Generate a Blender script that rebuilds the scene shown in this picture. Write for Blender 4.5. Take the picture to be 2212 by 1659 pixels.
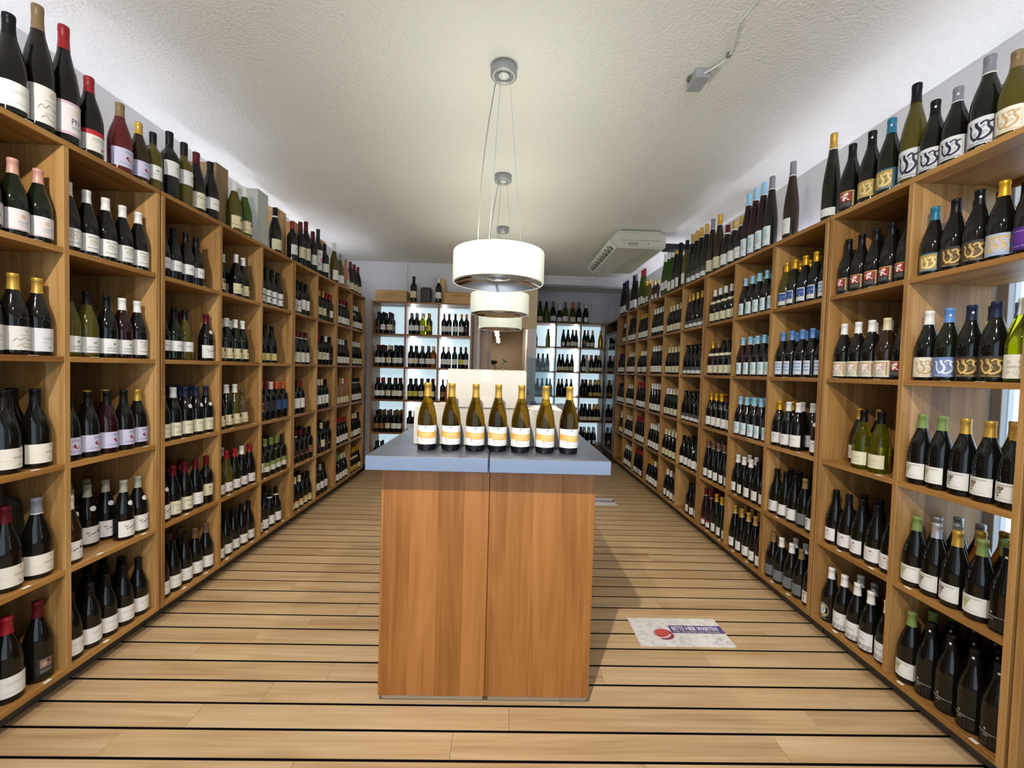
import bpy, bmesh, math, random
from mathutils import Vector, Matrix
PI = math.pi
random.seed(7)
for o in list(bpy.data.objects):
    bpy.data.objects.remove(o)
SC = bpy.context.scene
COL = SC.collection

# ------------------------------------------------------------------ camera
F_PX, YAW, PITCH, ROLL, HC = 909.56, 0.0206, 0.0322, 0.0280, 1.45
fw = Vector((math.sin(YAW) * math.cos(PITCH), math.cos(YAW) * math.cos(PITCH), -math.sin(PITCH)))
r0 = Vector((math.cos(YAW), -math.sin(YAW), 0))
d0 = fw.cross(r0)
if d0.z > 0:
    d0 = -d0
rt = math.cos(ROLL) * r0 - math.sin(ROLL) * d0
dn = math.sin(ROLL) * r0 + math.cos(ROLL) * d0
cam = bpy.data.cameras.new('camera')
cam.sensor_fit = 'HORIZONTAL'
cam.sensor_width = 36
cam.lens = 36 * F_PX / 2212
cam.clip_start = 0.05
camo = bpy.data.objects.new('camera', cam)
COL.objects.link(camo)
camo.matrix_world = Matrix(((rt.x, -dn.x, -fw.x, 0), (rt.y, -dn.y, -fw.y, 0), (rt.z, -dn.z, -fw.z, HC), (0, 0, 0, 1)))
SC.camera = camo


def project(p):
    v = Vector(p) - Vector((0, 0, HC))
    z = v.dot(fw)
    if z < 0.1:
        return None
    return 1106 + F_PX * v.dot(rt) / z, 829.5 + F_PX * v.dot(dn) / z, z


# ------------------------------------------------------------------ world, daylight through the shop windows, exposure
W = bpy.data.worlds.new('overcast_sky')
SC.world = W
W.use_nodes = True
bg = W.node_tree.nodes['Background']
bg.inputs[0].default_value = (0.72, 0.84, 1.0, 1)
bg.inputs[1].default_value = 2.7
VS = SC.view_settings
VS.view_transform = 'Standard'
VS.look = 'None'
VS.gamma = 1
VS.use_curve_mapping = False
VS.exposure = 0.15
CY = SC.cycles
CY.max_bounces, CY.diffuse_bounces, CY.glossy_bounces, CY.transmission_bounces, CY.transparent_max_bounces = 6, 3, 3, 5, 5
CY.use_adaptive_sampling = True
CY.adaptive_threshold = 0.04
CY.caustics_reflective = CY.caustics_refractive = False


def portal(name, loc, rot, sx, sy):
    l = bpy.data.lights.new(name, 'AREA')
    l.shape = 'RECTANGLE'
    l.size, l.size_y = sx, sy
    l.cycles.is_portal = True
    o = bpy.data.objects.new(name, l)
    COL.objects.link(o)
    o.location = loc
    o.rotation_euler = rot


portal('shop_window_daylight', (-0.05, -1.22, 1.4), (PI / 2, 0, 0), 4.0, 2.6)
portal('side_window_daylight', (2.21, 1.38, 1.55), (0, PI / 2, 0), 1.5, 0.9)

LAMP_UP, LAMP_DOWN, SHADE, STRIP, BACKLIGHT, TUBE = 4.4, 14.0, 0.38, 40.0, 0.75, 16.0


# ------------------------------------------------------------------ materials
def lin(h):
    out = []
    for i in (0, 2, 4):
        c = int(h[i:i + 2], 16) / 255
        out.append(c / 12.92 if c <= 0.04045 else ((c + 0.055) / 1.055) ** 2.4)
    return (*out, 1)


MC = {}


def mat(h, rough=0.5, metal=0.0, spec=0.5, trans=0.0, ior=1.45, emit=0.0, ecol=None, coat=0.0, alpha=1.0):
    key = (h, rough, metal, spec, trans, ior, emit, ecol, coat, alpha)
    if key in MC:
        return MC[key]
    m = bpy.data.materials.new('mat_' + h)
    m.use_nodes = True
    b = m.node_tree.nodes['Principled BSDF']
    b.inputs['Base Color'].default_value = lin(h)
    b.inputs['Roughness'].default_value = rough
    b.inputs['Metallic'].default_value = metal
    b.inputs['Specular IOR Level'].default_value = spec
    b.inputs['Transmission Weight'].default_value = trans
    b.inputs['IOR'].default_value = ior
    b.inputs['Coat Weight'].default_value = coat
    b.inputs['Alpha'].default_value = alpha
    if emit:
        b.inputs['Emission Color'].default_value = lin(ecol or h)
        b.inputs['Emission Strength'].default_value = emit
    m.diffuse_color = lin(h)
    MC[key] = m
    return m


def nt(m):
    m.use_nodes = True
    return m.node_tree.nodes, m.node_tree.links


def wood(name, axis, light, mid, dark, rough=0.42, stave=0.10, across=None, scale=1.0, knots=True):
    """Solid glued-stave wood: grain runs along AXIS, staves lie side by side along ACROSS."""
    m = bpy.data.materials.new(name)
    N, L = nt(m)
    b = N['Principled BSDF']
    b.inputs['Roughness'].default_value = rough
    b.inputs['Specular IOR Level'].default_value = 0.4
    tc = N.new('ShaderNodeTexCoord')
    oi = N.new('ShaderNodeObjectInfo')
    mul = N.new('ShaderNodeVectorMath'); mul.operation = 'SCALE'
    comb = N.new('ShaderNodeCombineXYZ')
    for i in range(3):
        L.new(oi.outputs['Random'], comb.inputs[i])
    L.new(comb.outputs[0], mul.inputs[0]); mul.inputs['Scale'].default_value = 37.0
    add = N.new('ShaderNodeVectorMath'); add.operation = 'ADD'
    L.new(tc.outputs['Object'], add.inputs[0]); L.new(mul.outputs[0], add.inputs[1])
    sep = N.new('ShaderNodeSeparateXYZ'); L.new(add.outputs[0], sep.inputs[0])
    dv = N.new('ShaderNodeMath'); dv.operation = 'DIVIDE'; dv.inputs[1].default_value = stave
    L.new(sep.outputs[across if across is not None else (1 if axis != 1 else 0)], dv.inputs[0])
    fl = N.new('ShaderNodeMath'); fl.operation = 'FLOOR'; L.new(dv.outputs[0], fl.inputs[0])
    wn = N.new('ShaderNodeTexWhiteNoise'); wn.noise_dimensions = '1D'; L.new(fl.outputs[0], wn.inputs['W'])
    # shift the grain per stave
    off = N.new('ShaderNodeVectorMath'); off.operation = 'SCALE'; off.inputs['Scale'].default_value = 5.0
    L.new(wn.outputs['Color'], off.inputs[0])
    add2 = N.new('ShaderNodeVectorMath'); add2.operation = 'ADD'
    L.new(add.outputs[0], add2.inputs[0]); L.new(off.outputs[0], add2.inputs[1])
    mp = N.new('ShaderNodeMapping')
    sc = [14 * scale] * 3; sc[axis] = 1.1 * scale
    mp.inputs['Scale'].default_value = sc
    L.new(add2.outputs[0], mp.inputs[0])
    n1 = N.new('ShaderNodeTexNoise'); n1.inputs['Scale'].default_value = 1.0; n1.inputs['Detail'].default_value = 5; n1.inputs['Distortion'].default_value = 0.9
    L.new(mp.outputs[0], n1.inputs['Vector'])
    mp2 = N.new('ShaderNodeMapping')
    sc = [90 * scale] * 3; sc[axis] = 2.5 * scale
    mp2.inputs['Scale'].default_value = sc
    L.new(add2.outputs[0], mp2.inputs[0])
    n2 = N.new('ShaderNodeTexNoise'); n2.inputs['Detail'].default_value = 3; n2.inputs['Scale'].default_value = 1.0
    L.new(mp2.outputs[0], n2.inputs['Vector'])
    mix = N.new('ShaderNodeMix'); mix.data_type = 'FLOAT'; mix.inputs['Factor'].default_value = 0.35
    L.new(n1.outputs[0], mix.inputs[2]); L.new(n2.outputs[0], mix.inputs[3])
    m3 = N.new('ShaderNodeMath'); m3.operation = 'MULTIPLY_ADD'; m3.inputs[1].default_value = 0.22; m3.inputs[2].default_value = -0.11
    L.new(wn.outputs['Value'], m3.inputs[0])
    sm = N.new('ShaderNodeMath'); sm.operation = 'ADD'; L.new(mix.outputs[0], sm.inputs[0]); L.new(m3.outputs[0], sm.inputs[1])
    cr = N.new('ShaderNodeValToRGB')
    e = cr.color_ramp.elements
    e[0].position, e[0].color = 0.28, lin(dark)
    e[1].position, e[1].color = 0.72, lin(light)
    k = e.new(0.5); k.color = lin(mid)
    L.new(sm.outputs[0], cr.inputs[0])
    last = cr.outputs[0]
    if knots:
        mp3 = N.new('ShaderNodeMapping'); sc = [9 * scale] * 3; sc[axis] = 3.2 * scale; mp3.inputs['Scale'].default_value = sc
        L.new(add2.outputs[0], mp3.inputs[0])
        vo = N.new('ShaderNodeTexVoronoi'); vo.inputs['Scale'].default_value = 0.55
        L.new(mp3.outputs[0], vo.inputs['Vector'])
        kr = N.new('ShaderNodeMapRange'); kr.inputs[1].default_value = 0.05; kr.inputs[2].default_value = 0.22; kr.inputs[3].default_value = 0.55; kr.inputs[4].default_value = 0.0
        L.new(vo.outputs['Distance'], kr.inputs[0])
        mk = N.new('ShaderNodeMix'); mk.data_type = 'RGBA'; L.new(kr.outputs[0], mk.inputs[0]); L.new(last, mk.inputs[6]); mk.inputs[7].default_value = lin(dark)
        last = mk.outputs[2]
    L.new(last, b.inputs['Base Color'])
    bp = N.new('ShaderNodeBump'); bp.inputs['Strength'].default_value = 0.06; L.new(n2.outputs[0], bp.inputs['Height']); L.new(bp.outputs[0], b.inputs['Normal'])
    return m


WV = wood('shelf_wood_upright', 2, 'c49c66', 'ab8049', '8a6034', across=0, stave=0.09)  # same wood as the boards; paler because daylight on the uprights is painted in
WY = wood('shelf_wood_along_wall', 1, 'bc8d52', 'a2743a', '805428', across=0, stave=0.11)
WX = wood('shelf_wood_along_back', 0, 'a5703c', '8c5a2c', '6e421c', across=1, stave=0.11)
WVB = wood('back_shelf_wood_upright', 2, 'a5703c', '8c5a2c', '6e421c', across=0, stave=0.09)
WC = wood('counter_wood', 2, 'b87c46', 'a36a34', '875222', across=0, stave=0.115, rough=0.38)
WF = wood('floor_oak', 0, 'd8bc94', 'c6a57a', 'a48058', across=1, stave=50, rough=0.45, scale=0.8)
WP = wood('pine_crate', 0, 'd8b482', 'c8a06a', 'b08850', across=2, stave=0.09, rough=0.6)
WPV = wood('pine_crate_upright', 2, 'd8b482', 'c8a06a', 'b08850', across=1, stave=0.09, rough=0.6)
WD = wood('dark_cabinet_wood', 2, '6a4526', '553518', '3c240f', across=0, stave=0.12)


def plaster(name, h, strength, scale, seams=0.0):
    m = bpy.data.materials.new(name)
    N, L = nt(m)
    b = N['Principled BSDF']
    b.inputs['Base Color'].default_value = lin(h); b.inputs['Roughness'].default_value = 0.9; b.inputs['Specular IOR Level'].default_value = 0.15
    tc = N.new('ShaderNodeTexCoord')
    n = N.new('ShaderNodeTexNoise'); n.inputs['Scale'].default_value = scale; n.inputs['Detail'].default_value = 6
    L.new(tc.outputs['Object'], n.inputs['Vector'])
    v = N.new('ShaderNodeTexVoronoi'); v.inputs['Scale'].default_value = scale * 1.6
    L.new(tc.outputs['Object'], v.inputs['Vector'])
    mx = N.new('ShaderNodeMath'); mx.operation = 'ADD'; L.new(n.outputs[0], mx.inputs[0]); L.new(v.outputs['Distance'], mx.inputs[1])
    h_out = mx.outputs[0]
    if seams:
        s = N.new('ShaderNodeSeparateXYZ'); L.new(tc.outputs['Object'], s.inputs[0])
        d = N.new('ShaderNodeMath'); d.operation = 'DIVIDE'; d.inputs[1].default_value = seams; L.new(s.outputs[0], d.inputs[0])
        f = N.new('ShaderNodeMath'); f.operation = 'FRACT'; L.new(d.outputs[0], f.inputs[0])
        c = N.new('ShaderNodeMath'); c.operation = 'LESS_THAN'; c.inputs[1].default_value = 0.012; L.new(f.outputs[0], c.inputs[0])
        ml = N.new('ShaderNodeMath'); ml.operation = 'MULTIPLY_ADD'; ml.inputs[1].default_value = 1.0; L.new(c.outputs[0], ml.inputs[0]); L.new(h_out, ml.inputs[2])
        h_out = ml.outputs[0]
    bp = N.new('ShaderNodeBump'); bp.inputs['Strength'].default_value = strength; bp.inputs['Distance'].default_value = 0.004
    L.new(h_out, bp.inputs['Height']); L.new(bp.outputs[0], b.inputs['Normal'])
    return m


M_CEIL = plaster('woodchip_ceiling', 'e9e7de', 0.8, 48, 0.53)
M_WALL = plaster('white_wall', 'e4e2e4', 0.2, 60)
M_TAN = plaster('tan_wall', 'ab9880', 0.15, 50)
M_LTAN = plaster('light_tan_wall', 'd8c3a0', 0.15, 50)
M_BLACK = mat('0b0909', 0.8, spec=0.05)
M_STEEL = mat('c9ccd0', 0.3, 1.0)
M_CHROME = mat('e6e8ec', 0.06, 1.0)
M_GREY = mat('8f9092', 0.4, 0.6)
M_PLINTH = mat('5e5a52', 0.5, 0.3)
M_PAPER = mat('f2efe8', 0.7)
M_CARTON = mat('cdc4b8', 0.75)
M_TAPE = mat('d8cdc0', 0.35)


# ------------------------------------------------------------------ mesh helpers
def link(o, parent=None):
    COL.objects.link(o)
    if parent is not None:
        o.parent = parent
    return o


def tag(o, label, cat, group=None, kind=None):
    if label:
        o['label'] = label
    if cat:
        o['category'] = cat
    if group:
        o['group'] = group
    if kind:
        o['kind'] = kind
    return o


def thing(name, label, cat, loc=(0, 0, 0), group=None):
    o = bpy.data.objects.new(name, None)
    o.empty_display_size = 0.05
    o.location = loc
    COL.objects.link(o)
    return tag(o, label, cat, group)


BOXC = {}


def box_mesh(dx, dy, dz, m, bev=0.0015):
    key = (round(dx, 4), round(dy, 4), round(dz, 4), m.name, bev)
    if key in BOXC:
        return BOXC[key]
    bm = bmesh.new()
    bmesh.ops.create_cube(bm, size=1)
    bmesh.ops.scale(bm, vec=(dx, dy, dz), verts=bm.verts)
    if bev:
        bmesh.ops.bevel(bm, geom=list(bm.edges), offset=bev, segments=1, affect='EDGES')
    me = bpy.data.meshes.new('box')
    bm.to_mesh(me); bm.free()
    me.materials.append(m)
    BOXC[key] = me
    return me


def box(name, x0, x1, y0, y1, z0, z1, m, parent=None, bev=0.0015, base=(0, 0, 0)):
    """A box given by its world extent; BASE is the parent's location."""
    o = bpy.data.objects.new(name, box_mesh(abs(x1 - x0), abs(y1 - y0), abs(z1 - z0), m, bev))
    o.location = ((x0 + x1) / 2 - base[0], (y0 + y1) / 2 - base[1], (z0 + z1) / 2 - base[2])
    return link(o, parent)


def struct(name, *a, **k):
    o = box(name, *a, **k)
    o['kind'] = 'structure'
    return o


class MB:
    def __init__(s):
        s.v, s.f, s.m, s.sm, s.mats = [], [], [], [], []

    def slot(s, m):
        if m not in s.mats:
            s.mats.append(m)
        return s.mats.index(m)

    def add(s, verts, faces, m, smooth=False):
        o = len(s.v); k = s.slot(m)
        s.v += [tuple(p) for p in verts]
        for f in faces:
            s.f.append(tuple(i + o for i in f)); s.m.append(k); s.sm.append(smooth)

    def lathe(s, prof, m, n=20, a0=0.0, a1=2 * PI, smooth=True, c=(0, 0, 0)):
        full = abs(a1 - a0 - 2 * PI) < 1e-6
        cols = n if full else n + 1
        vs = []
        for i in range(cols):
            a = a0 + (a1 - a0) * i / n
            ca, sa = math.cos(a), math.sin(a)
            for r, z in prof:
                vs.append((c[0] + r * ca, c[1] + r * sa, c[2] + z))
        k = len(prof); fs = []
        for i in range(n):
            j = (i + 1) % cols
            for q in range(k - 1):
                A, B, C, D = i * k + q, j * k + q, j * k + q + 1, i * k + q + 1
                if prof[q][0] < 1e-7:
                    fs.append((A, C, D))
                elif prof[q + 1][0] < 1e-7:
                    fs.append((A, B, D))
                else:
                    fs.append((A, B, C, D))
        s.add(vs, fs, m, smooth)

    def box(s, x0, x1, y0, y1, z0, z1, m):
        v = [(x, y, z) for x in (x0, x1) for y in (y0, y1) for z in (z0, z1)]
        s.add(v, [(0, 1, 3, 2), (4, 6, 7, 5), (0, 4, 5, 1), (2, 3, 7, 6), (0, 2, 6, 4), (1, 5, 7, 3)], m)

    def tube(s, pts, r, m, n=6):
        pts = [Vector(p) for p in pts]
        vs, fs = [], []
        for i, p in enumerate(pts):
            t = (pts[min(i + 1, len(pts) - 1)] - pts[max(i - 1, 0)]).normalized()
            u = t.cross(Vector((0.31, 0.77, 0.55)))
            u.normalize(); w = t.cross(u)
            for k in range(n):
                a = 2 * PI * k / n
                vs.append(p + r * (math.cos(a) * u + math.sin(a) * w))
        for i in range(len(pts) - 1):
            for k in range(n):
                fs.append((i * n + k, i * n + (k + 1) % n, (i + 1) * n + (k + 1) % n, (i + 1) * n + k))
        fs.append(tuple(range(n))); fs.append(tuple((len(pts) - 1) * n + k for k in range(n)))
        s.add(vs, fs, m, True)

    def mesh(s, name='mesh'):
        me = bpy.data.meshes.new(name)
        me.from_pydata(s.v, [], s.f)
        for m in s.mats:
            me.materials.append(m)
        me.polygons.foreach_set('material_index', s.m)
        me.polygons.foreach_set('use_smooth', s.sm)
        me.update()
        return me

    def obj(s, name, parent=None, loc=(0, 0, 0), rot=(0, 0, 0)):
        o = bpy.data.objects.new(name, s.mesh(name))
        o.location = loc; o.rotation_euler = rot
        return link(o, parent)


TXT = {}


def text_geo(t, size):
    """Outline letters as triangles, centred on x, baseline at 0, in metres."""
    if (t, size) in TXT:
        return TXT[(t, size)]
    cu = bpy.data.curves.new('lettering', 'FONT')
    cu.body = t; cu.size = size; cu.align_x = 'CENTER'; cu.resolution_u = 2
    o = bpy.data.objects.new('lettering', cu)
    COL.objects.link(o)
    dg = bpy.context.evaluated_depsgraph_get()
    me = o.evaluated_get(dg).to_mesh()
    out = ([(v.co.x, v.co.y) for v in me.vertices], [tuple(p.vertices) for p in me.polygons])
    o.evaluated_get(dg).to_mesh_clear()
    bpy.data.objects.remove(o); bpy.data.curves.remove(cu)
    TXT[(t, size)] = out
    return out


def print_geo(el, step=0.006):
    """Flat print elements -> list of (2-D verts, faces, colour). Units: metres."""
    out = []
    for e in el:
        if e[0] == 'r':
            _, x0, z0, x1, z1, c = e
            n = max(1, int(abs(x1 - x0) / step))
            vs = [(x0 + (x1 - x0) * i / n, z) for i in range(n + 1) for z in (z0, z1)]
            out.append((vs, [(2 * i, 2 * i + 2, 2 * i + 3, 2 * i + 1) for i in range(n)], c))
        elif e[0] == 'e':
            _, cx, cz, rx, rz, c = e
            k = 14
            vs = [(cx, cz)] + [(cx + rx * math.cos(2 * PI * i / k), cz + rz * math.sin(2 * PI * i / k)) for i in range(k)]
            out.append((vs, [(0, 1 + i, 1 + (i + 1) % k) for i in range(k)], c))
        elif e[0] == 'p':
            _, pts, wd, c = e
            vs = []
            for i, p in enumerate(pts):
                a, b = pts[max(i - 1, 0)], pts[min(i + 1, len(pts) - 1)]
                tx, tz = b[0] - a[0], b[1] - a[1]
                l = math.hypot(tx, tz) or 1
                w = wd[i] if isinstance(wd, (list, tuple)) else wd
                vs += [(p[0] - tz / l * w / 2, p[1] + tx / l * w / 2), (p[0] + tz / l * w / 2, p[1] - tx / l * w / 2)]
            out.append((vs, [(2 * i + 1, 2 * i + 3, 2 * i + 2, 2 * i) for i in range(len(pts) - 1)], c))
        elif e[0] == 'g':
            out.append((list(e[1]), [tuple(range(len(e[1])))], e[2]))
        elif e[0] == 'T':
            _, t, x0, z0, x1, z1, c = e
            v, f = text_geo(t, 1.0)
            xs = [q[0] for q in v]; zs = [q[1] for q in v]
            out.append(([(x0 + (x - min(xs)) / (max(xs) - min(xs)) * (x1 - x0), z0 + (z - min(zs)) / (max(zs) - min(zs)) * (z1 - z0)) for x, z in v], f, c))
        elif e[0] == 't':
            _, t, cx, z, size, c = e
            v, f = text_geo(t, size)
            out.append(([(x + cx, y + z) for x, y in v], f, c))
    return out


def smooth_line(pts, k=5):
    out = []
    for i in range(len(pts) - 1):
        p0, p1, p2, p3 = pts[max(i - 1, 0)], pts[i], pts[i + 1], pts[min(i + 2, len(pts) - 1)]
        for j in range(k):
            t = j / k
            out.append(tuple(0.5 * (2 * p1[a] + (p2[a] - p0[a]) * t + (2 * p0[a] - 5 * p1[a] + 4 * p2[a] - p3[a]) * t * t + (3 * p1[a] - p0[a] - 3 * p2[a] + p3[a]) * t ** 3) for a in (0, 1)))
    out.append(pts[-1])
    return out


def spiral(cx, cz, r, turns=1.8, n=16, flip=1):
    return [(cx + flip * r * (1 - i / n * 0.85) * math.cos(2 * PI * turns * i / n), cz + r * (1 - i / n * 0.85) * math.sin(2 * PI * turns * i / n)) for i in range(n + 1)]


def flat_print(el, m_of, plane, off):
    """Print on a flat face: PLANE maps (x, z, off) to a point."""
    b = MB()
    for k, (vs, fs, c) in enumerate(print_geo(el, 10)):
        b.add([plane(x, z, off + 0.00004 * k) for x, z in vs], fs, m_of(c))
    return b


def clear_glass(name, tint, refl=0.08, fres=0.5):
    m = bpy.data.materials.new(name)
    N, L = nt(m)
    out = N['Material Output']
    N.remove(N['Principled BSDF'])
    tr = N.new('ShaderNodeBsdfTransparent'); tr.inputs[0].default_value = lin(tint)
    gl = N.new('ShaderNodeBsdfGlossy'); gl.inputs['Roughness'].default_value = 0.02
    lw = N.new('ShaderNodeLayerWeight'); lw.inputs[0].default_value = 0.25
    mr = N.new('ShaderNodeMath'); mr.operation = 'MULTIPLY_ADD'; mr.inputs[1].default_value = fres; mr.inputs[2].default_value = refl * 0.4
    L.new(lw.outputs['Fresnel'], mr.inputs[0])
    mx = N.new('ShaderNodeMixShader'); L.new(mr.outputs[0], mx.inputs[0]); L.new(tr.outputs[0], mx.inputs[1]); L.new(gl.outputs[0], mx.inputs[2])
    L.new(mx.outputs[0], out.inputs[0])
    return m


M_PANE = clear_glass('window_glass', 'f4f8fa')
M_PLEXI = clear_glass('acrylic_glass', 'd0d8db', 0.05, 0.08)

# ------------------------------------------------------------------ the room
XL, XR, XWL, XWR, ZC = -1.841, 1.787, -2.305, 2.195, 2.98
YF, YB = -1.2, 8.1
fl = struct('floor', XWL - 0.1, XWR + 0.1, YF - 0.1, 11.4, -0.12, -0.0008, M_BLACK, bev=0)
PITCHF = 0.129
plank_n = 0
row = 0
k0 = int((YF - 1.5148) / PITCHF)
for k in range(k0, int((YB - 1.5148) / PITCHF) + 1):
    ya = 1.5148 + PITCHF * k + 0.006
    x = XL - 0.085
    first = 0.35 + 0.95 * ((k * 0.618034 * 2 + 0.13) % 1.0)
    while x < XR + 0.085 - 0.01:
        ln = first if first else 1.29
        first = 0
        xe = min(x + ln, XR + 0.085)
        if xe - x > 0.02:
            box('plank', x + 0.0006, xe - 0.0006, ya, ya + PITCHF - 0.012, -0.0008, 0.0, WF, fl, 0, fl.location)
        x = xe
struct('ceiling', XWL - 0.1, XWR + 0.1, YF - 0.1, 11.4, ZC, ZC + 0.1, M_CEIL, bev=0)
struct('wall_left', XWL - 0.1, XWL, YF - 0.1, 6.3, 0, ZC, M_WALL, bev=0)


def wall_mesh(name, boxes, m):
    b = MB()
    for q in boxes:
        b.box(*q, m)
    o = b.obj(name)
    o['kind'] = 'structure'
    return o


WY0, WY1, WZ0, WZ1 = 0.93, 1.865, 0.62, 2.40
wall_mesh('wall_right', [(XWR, XWR + 0.1, YF - 0.1, WY0, 0, ZC), (XWR, XWR + 0.1, WY1, YB + 0.1, 0, ZC), (XWR, XWR + 0.1, WY0, WY1, 0, WZ0), (XWR, XWR + 0.1, WY0, WY1, WZ1, ZC)], M_WALL)
FX0, FX1, FZ0, FZ1 = -2.05, 1.95, 0.10, 2.7
wall_mesh('wall_front', [(XWL, FX0, YF - 0.1, YF, 0, ZC), (FX1, XWR, YF - 0.1, YF, 0, ZC), (FX0, FX1, YF - 0.1, YF, 0, FZ0), (FX0, FX1, YF - 0.1, YF, FZ1, ZC)], M_WALL)
M_FRAME = mat('d9d9d6', 0.4)
w = struct('window_1', XWR + 0.045, XWR + 0.053, WY0 + 0.04, WY1 - 0.04, WZ0 + 0.04, WZ1 - 0.04, M_PANE, bev=0)
for n, q in (('window_frame', (XWR + 0.02, XWR + 0.08, WY0, WY0 + 0.04, WZ0, WZ1)), ('window_frame', (XWR + 0.02, XWR + 0.08, WY1 - 0.04, WY1, WZ0, WZ1)),
             ('window_frame', (XWR + 0.02, XWR + 0.08, WY0 + 0.04, WY1 - 0.04, WZ0, WZ0 + 0.04)), ('window_frame', (XWR + 0.02, XWR + 0.08, WY0 + 0.04, WY1 - 0.04, WZ1 - 0.04, WZ1))):
    box(n, *q, M_FRAME, w, 0.002, w.location)
w = struct('window_2', FX0 + 0.04, FX1 - 0.04, YF - 0.055, YF - 0.047, FZ0 + 0.04, FZ1 - 0.04, M_PANE, bev=0)
for i in range(4):
    x = FX0 + (FX1 - FX0 - 0.05) * i / 3
    box('window_frame', x, x + 0.05, YF - 0.09, YF - 0.01, FZ0, FZ1, M_FRAME, w, 0.002, w.location)
for z in (FZ0, FZ1 - 0.04):
    box('window_frame', FX0 + 0.05, FX1 - 0.05, YF - 0.09, YF - 0.01, z, z + 0.04, M_FRAME, w, 0.002, w.location)

# back: white wall behind the red-wine shelves, door to the back room, recess with the sparkling wine
YBL = 6.22
wall_mesh('wall_back', [(XWL, -0.42, YBL, YBL + 0.1, 0, ZC)], M_WALL)
wall_mesh('wall_back_lintel', [(-0.42, 0.47, YBL, YBL + 0.1, 2.07, ZC)], M_LTAN)
wall_mesh('wall_recess_side', [(0.40, 0.47, YBL, YB + 0.1, 0, 2.07), (0.40, 0.47, YBL + 0.1, YB + 0.1, 2.07, ZC)], M_WALL)
wall_mesh('wall_recess_back', [(0.40, XWR + 0.1, YB, YB + 0.1, 0, ZC)], M_WALL)
wall_mesh('wall_back_room', [(-2.0, 1.3, 11.2, 11.3, 0, ZC), (-2.1, -2.0, YBL + 0.1, 11.3, 0, ZC), (0.47, 0.57, YB + 0.1, 11.2, 0, ZC)], M_TAN)
dj = struct('door_1', 0.335, 0.40, YBL - 0.02, YBL + 0.12, 0, 2.07, mat('e2d6cf', 0.5))
box('door_frame', -0.42, -0.36, YBL - 0.02, YBL + 0.12, 0, 2.07, mat('e2d6cf', 0.5), dj, 0.002, dj.location)
tr = struct('trim_1', 0.47, XWR, 6.78, 6.96, 2.845, 2.98, M_WALL, bev=0.003)
box('cornice_step', 0.47, XWR, 6.755, 6.78, 2.935, 2.98, M_WALL, tr, 0.003, tr.location)
box('cornice_step', 0.47, XWR, 6.765, 6.78, 2.845, 2.868, M_WALL, tr, 0.003, tr.location)
tr = struct('trim_2', 0.47, XWR, YB - 0.05, YB, 2.75, 2.80, M_WALL, bev=0.003)
box('wall_panel', 1.64, 2.0, YB - 0.025, YB, 2.36, 2.79, mat('c9c9cc', 0.6), tr, 0.003, tr.location)
tp = struct('trim_3', -1.50, -1.44, YBL - 0.03, YBL, 2.36, ZC, M_WALL, bev=0.004)

# ------------------------------------------------------------------ shelving
TH = 0.024
ZB = [0.103, 0.536, 0.990, 1.4445, 1.897, 2.340]          # board centres, bottom to top
ROWZ = {r: ZB[5 - r] + TH / 2 for r in (1, 2, 3, 4, 5)}   # standing surface of row r (1 = top row)
DEP = 0.40
ORD = ['first', 'second', 'third', 'fourth', 'fifth', 'sixth', 'seventh', 'eighth', 'ninth', 'tenth', 'eleventh', 'twelfth']
BAYS = {}
TAGM = mat('f0ece2', 0.5)


def wall_unit(side, idx, y0, y1, n, label, open_back=()):
    face, s = (XL, -1) if side == 'L' else (XR, 1)
    dep = (face - XWL if side == 'L' else XWR - face) - 0.004
    root = thing('shelving_unit', label, 'shelf', (face, y0, 0), 'wall shelving units')
    B = root.location
    X = lambda a, b: (face + s * a, face + s * b)
    bw = (y1 - y0 - TH * (n + 1)) / n
    zb, zt = ZB[0] - TH / 2, ZB[5] + TH / 2
    box('side_panel', *X(0, dep), y0, y0 + TH, zb, zt - TH, WV, root, base=B)
    box('side_panel', *X(0, dep), y1 - TH, y1, zb, zt - TH, WV, root, base=B)
    box('top_board', *X(0, dep), y0, y1, zt - TH, zt, WY, root, base=B)
    box('bottom_board', *X(0, dep), y0 + TH, y1 - TH, zb, zb + TH, WY, root, base=B)
    box('plinth', *X(0.085, dep), y0, y1, 0.0, zb, M_PLINTH, root, base=B)
    for c in range(n):
        ya = y0 + TH + c * (bw + TH)
        if c:
            box('divider', *X(0.001, dep - 0.012), ya - TH, ya, zb + TH, zt - TH, WV, root, base=B)
        for z in ZB[1:5]:
            sh = box('shelf_board', *X(0.001, dep - 0.012), ya, ya + bw, z - TH / 2, z + TH / 2, WY, root, base=B)
        if c in open_back:
            box('back_panel', *X(dep - 0.012, dep), ya, ya + bw, zb + TH, ZB[1] - TH / 2, WV, root, base=B)
            box('back_panel', *X(dep - 0.012, dep), ya, ya + bw, 2.30, zt - TH, WV, root, base=B)
        else:
            box('back_panel', *X(dep - 0.012, dep), ya, ya + bw, zb + TH, zt - TH, WV, root, base=B)
        for r in range(1, 6):
            BAYS[(side, idx, c, r)] = (face, s, ya, bw, ROWZ[r])
        # small white price tabs stuck on the shelf edges
        for z in ZB:
            for q in range(2):
                if random.random() < 0.62:
                    yy = ya + bw * random.uniform(0.1 + 0.45 * q, 0.4 + 0.45 * q)
                    box('price_tab', *X(-0.0012, 0.012), yy, yy + 0.026, z + TH / 2 - 0.0002, z + TH / 2 + 0.0012, TAGM, root, 0, B)
    return root


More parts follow.
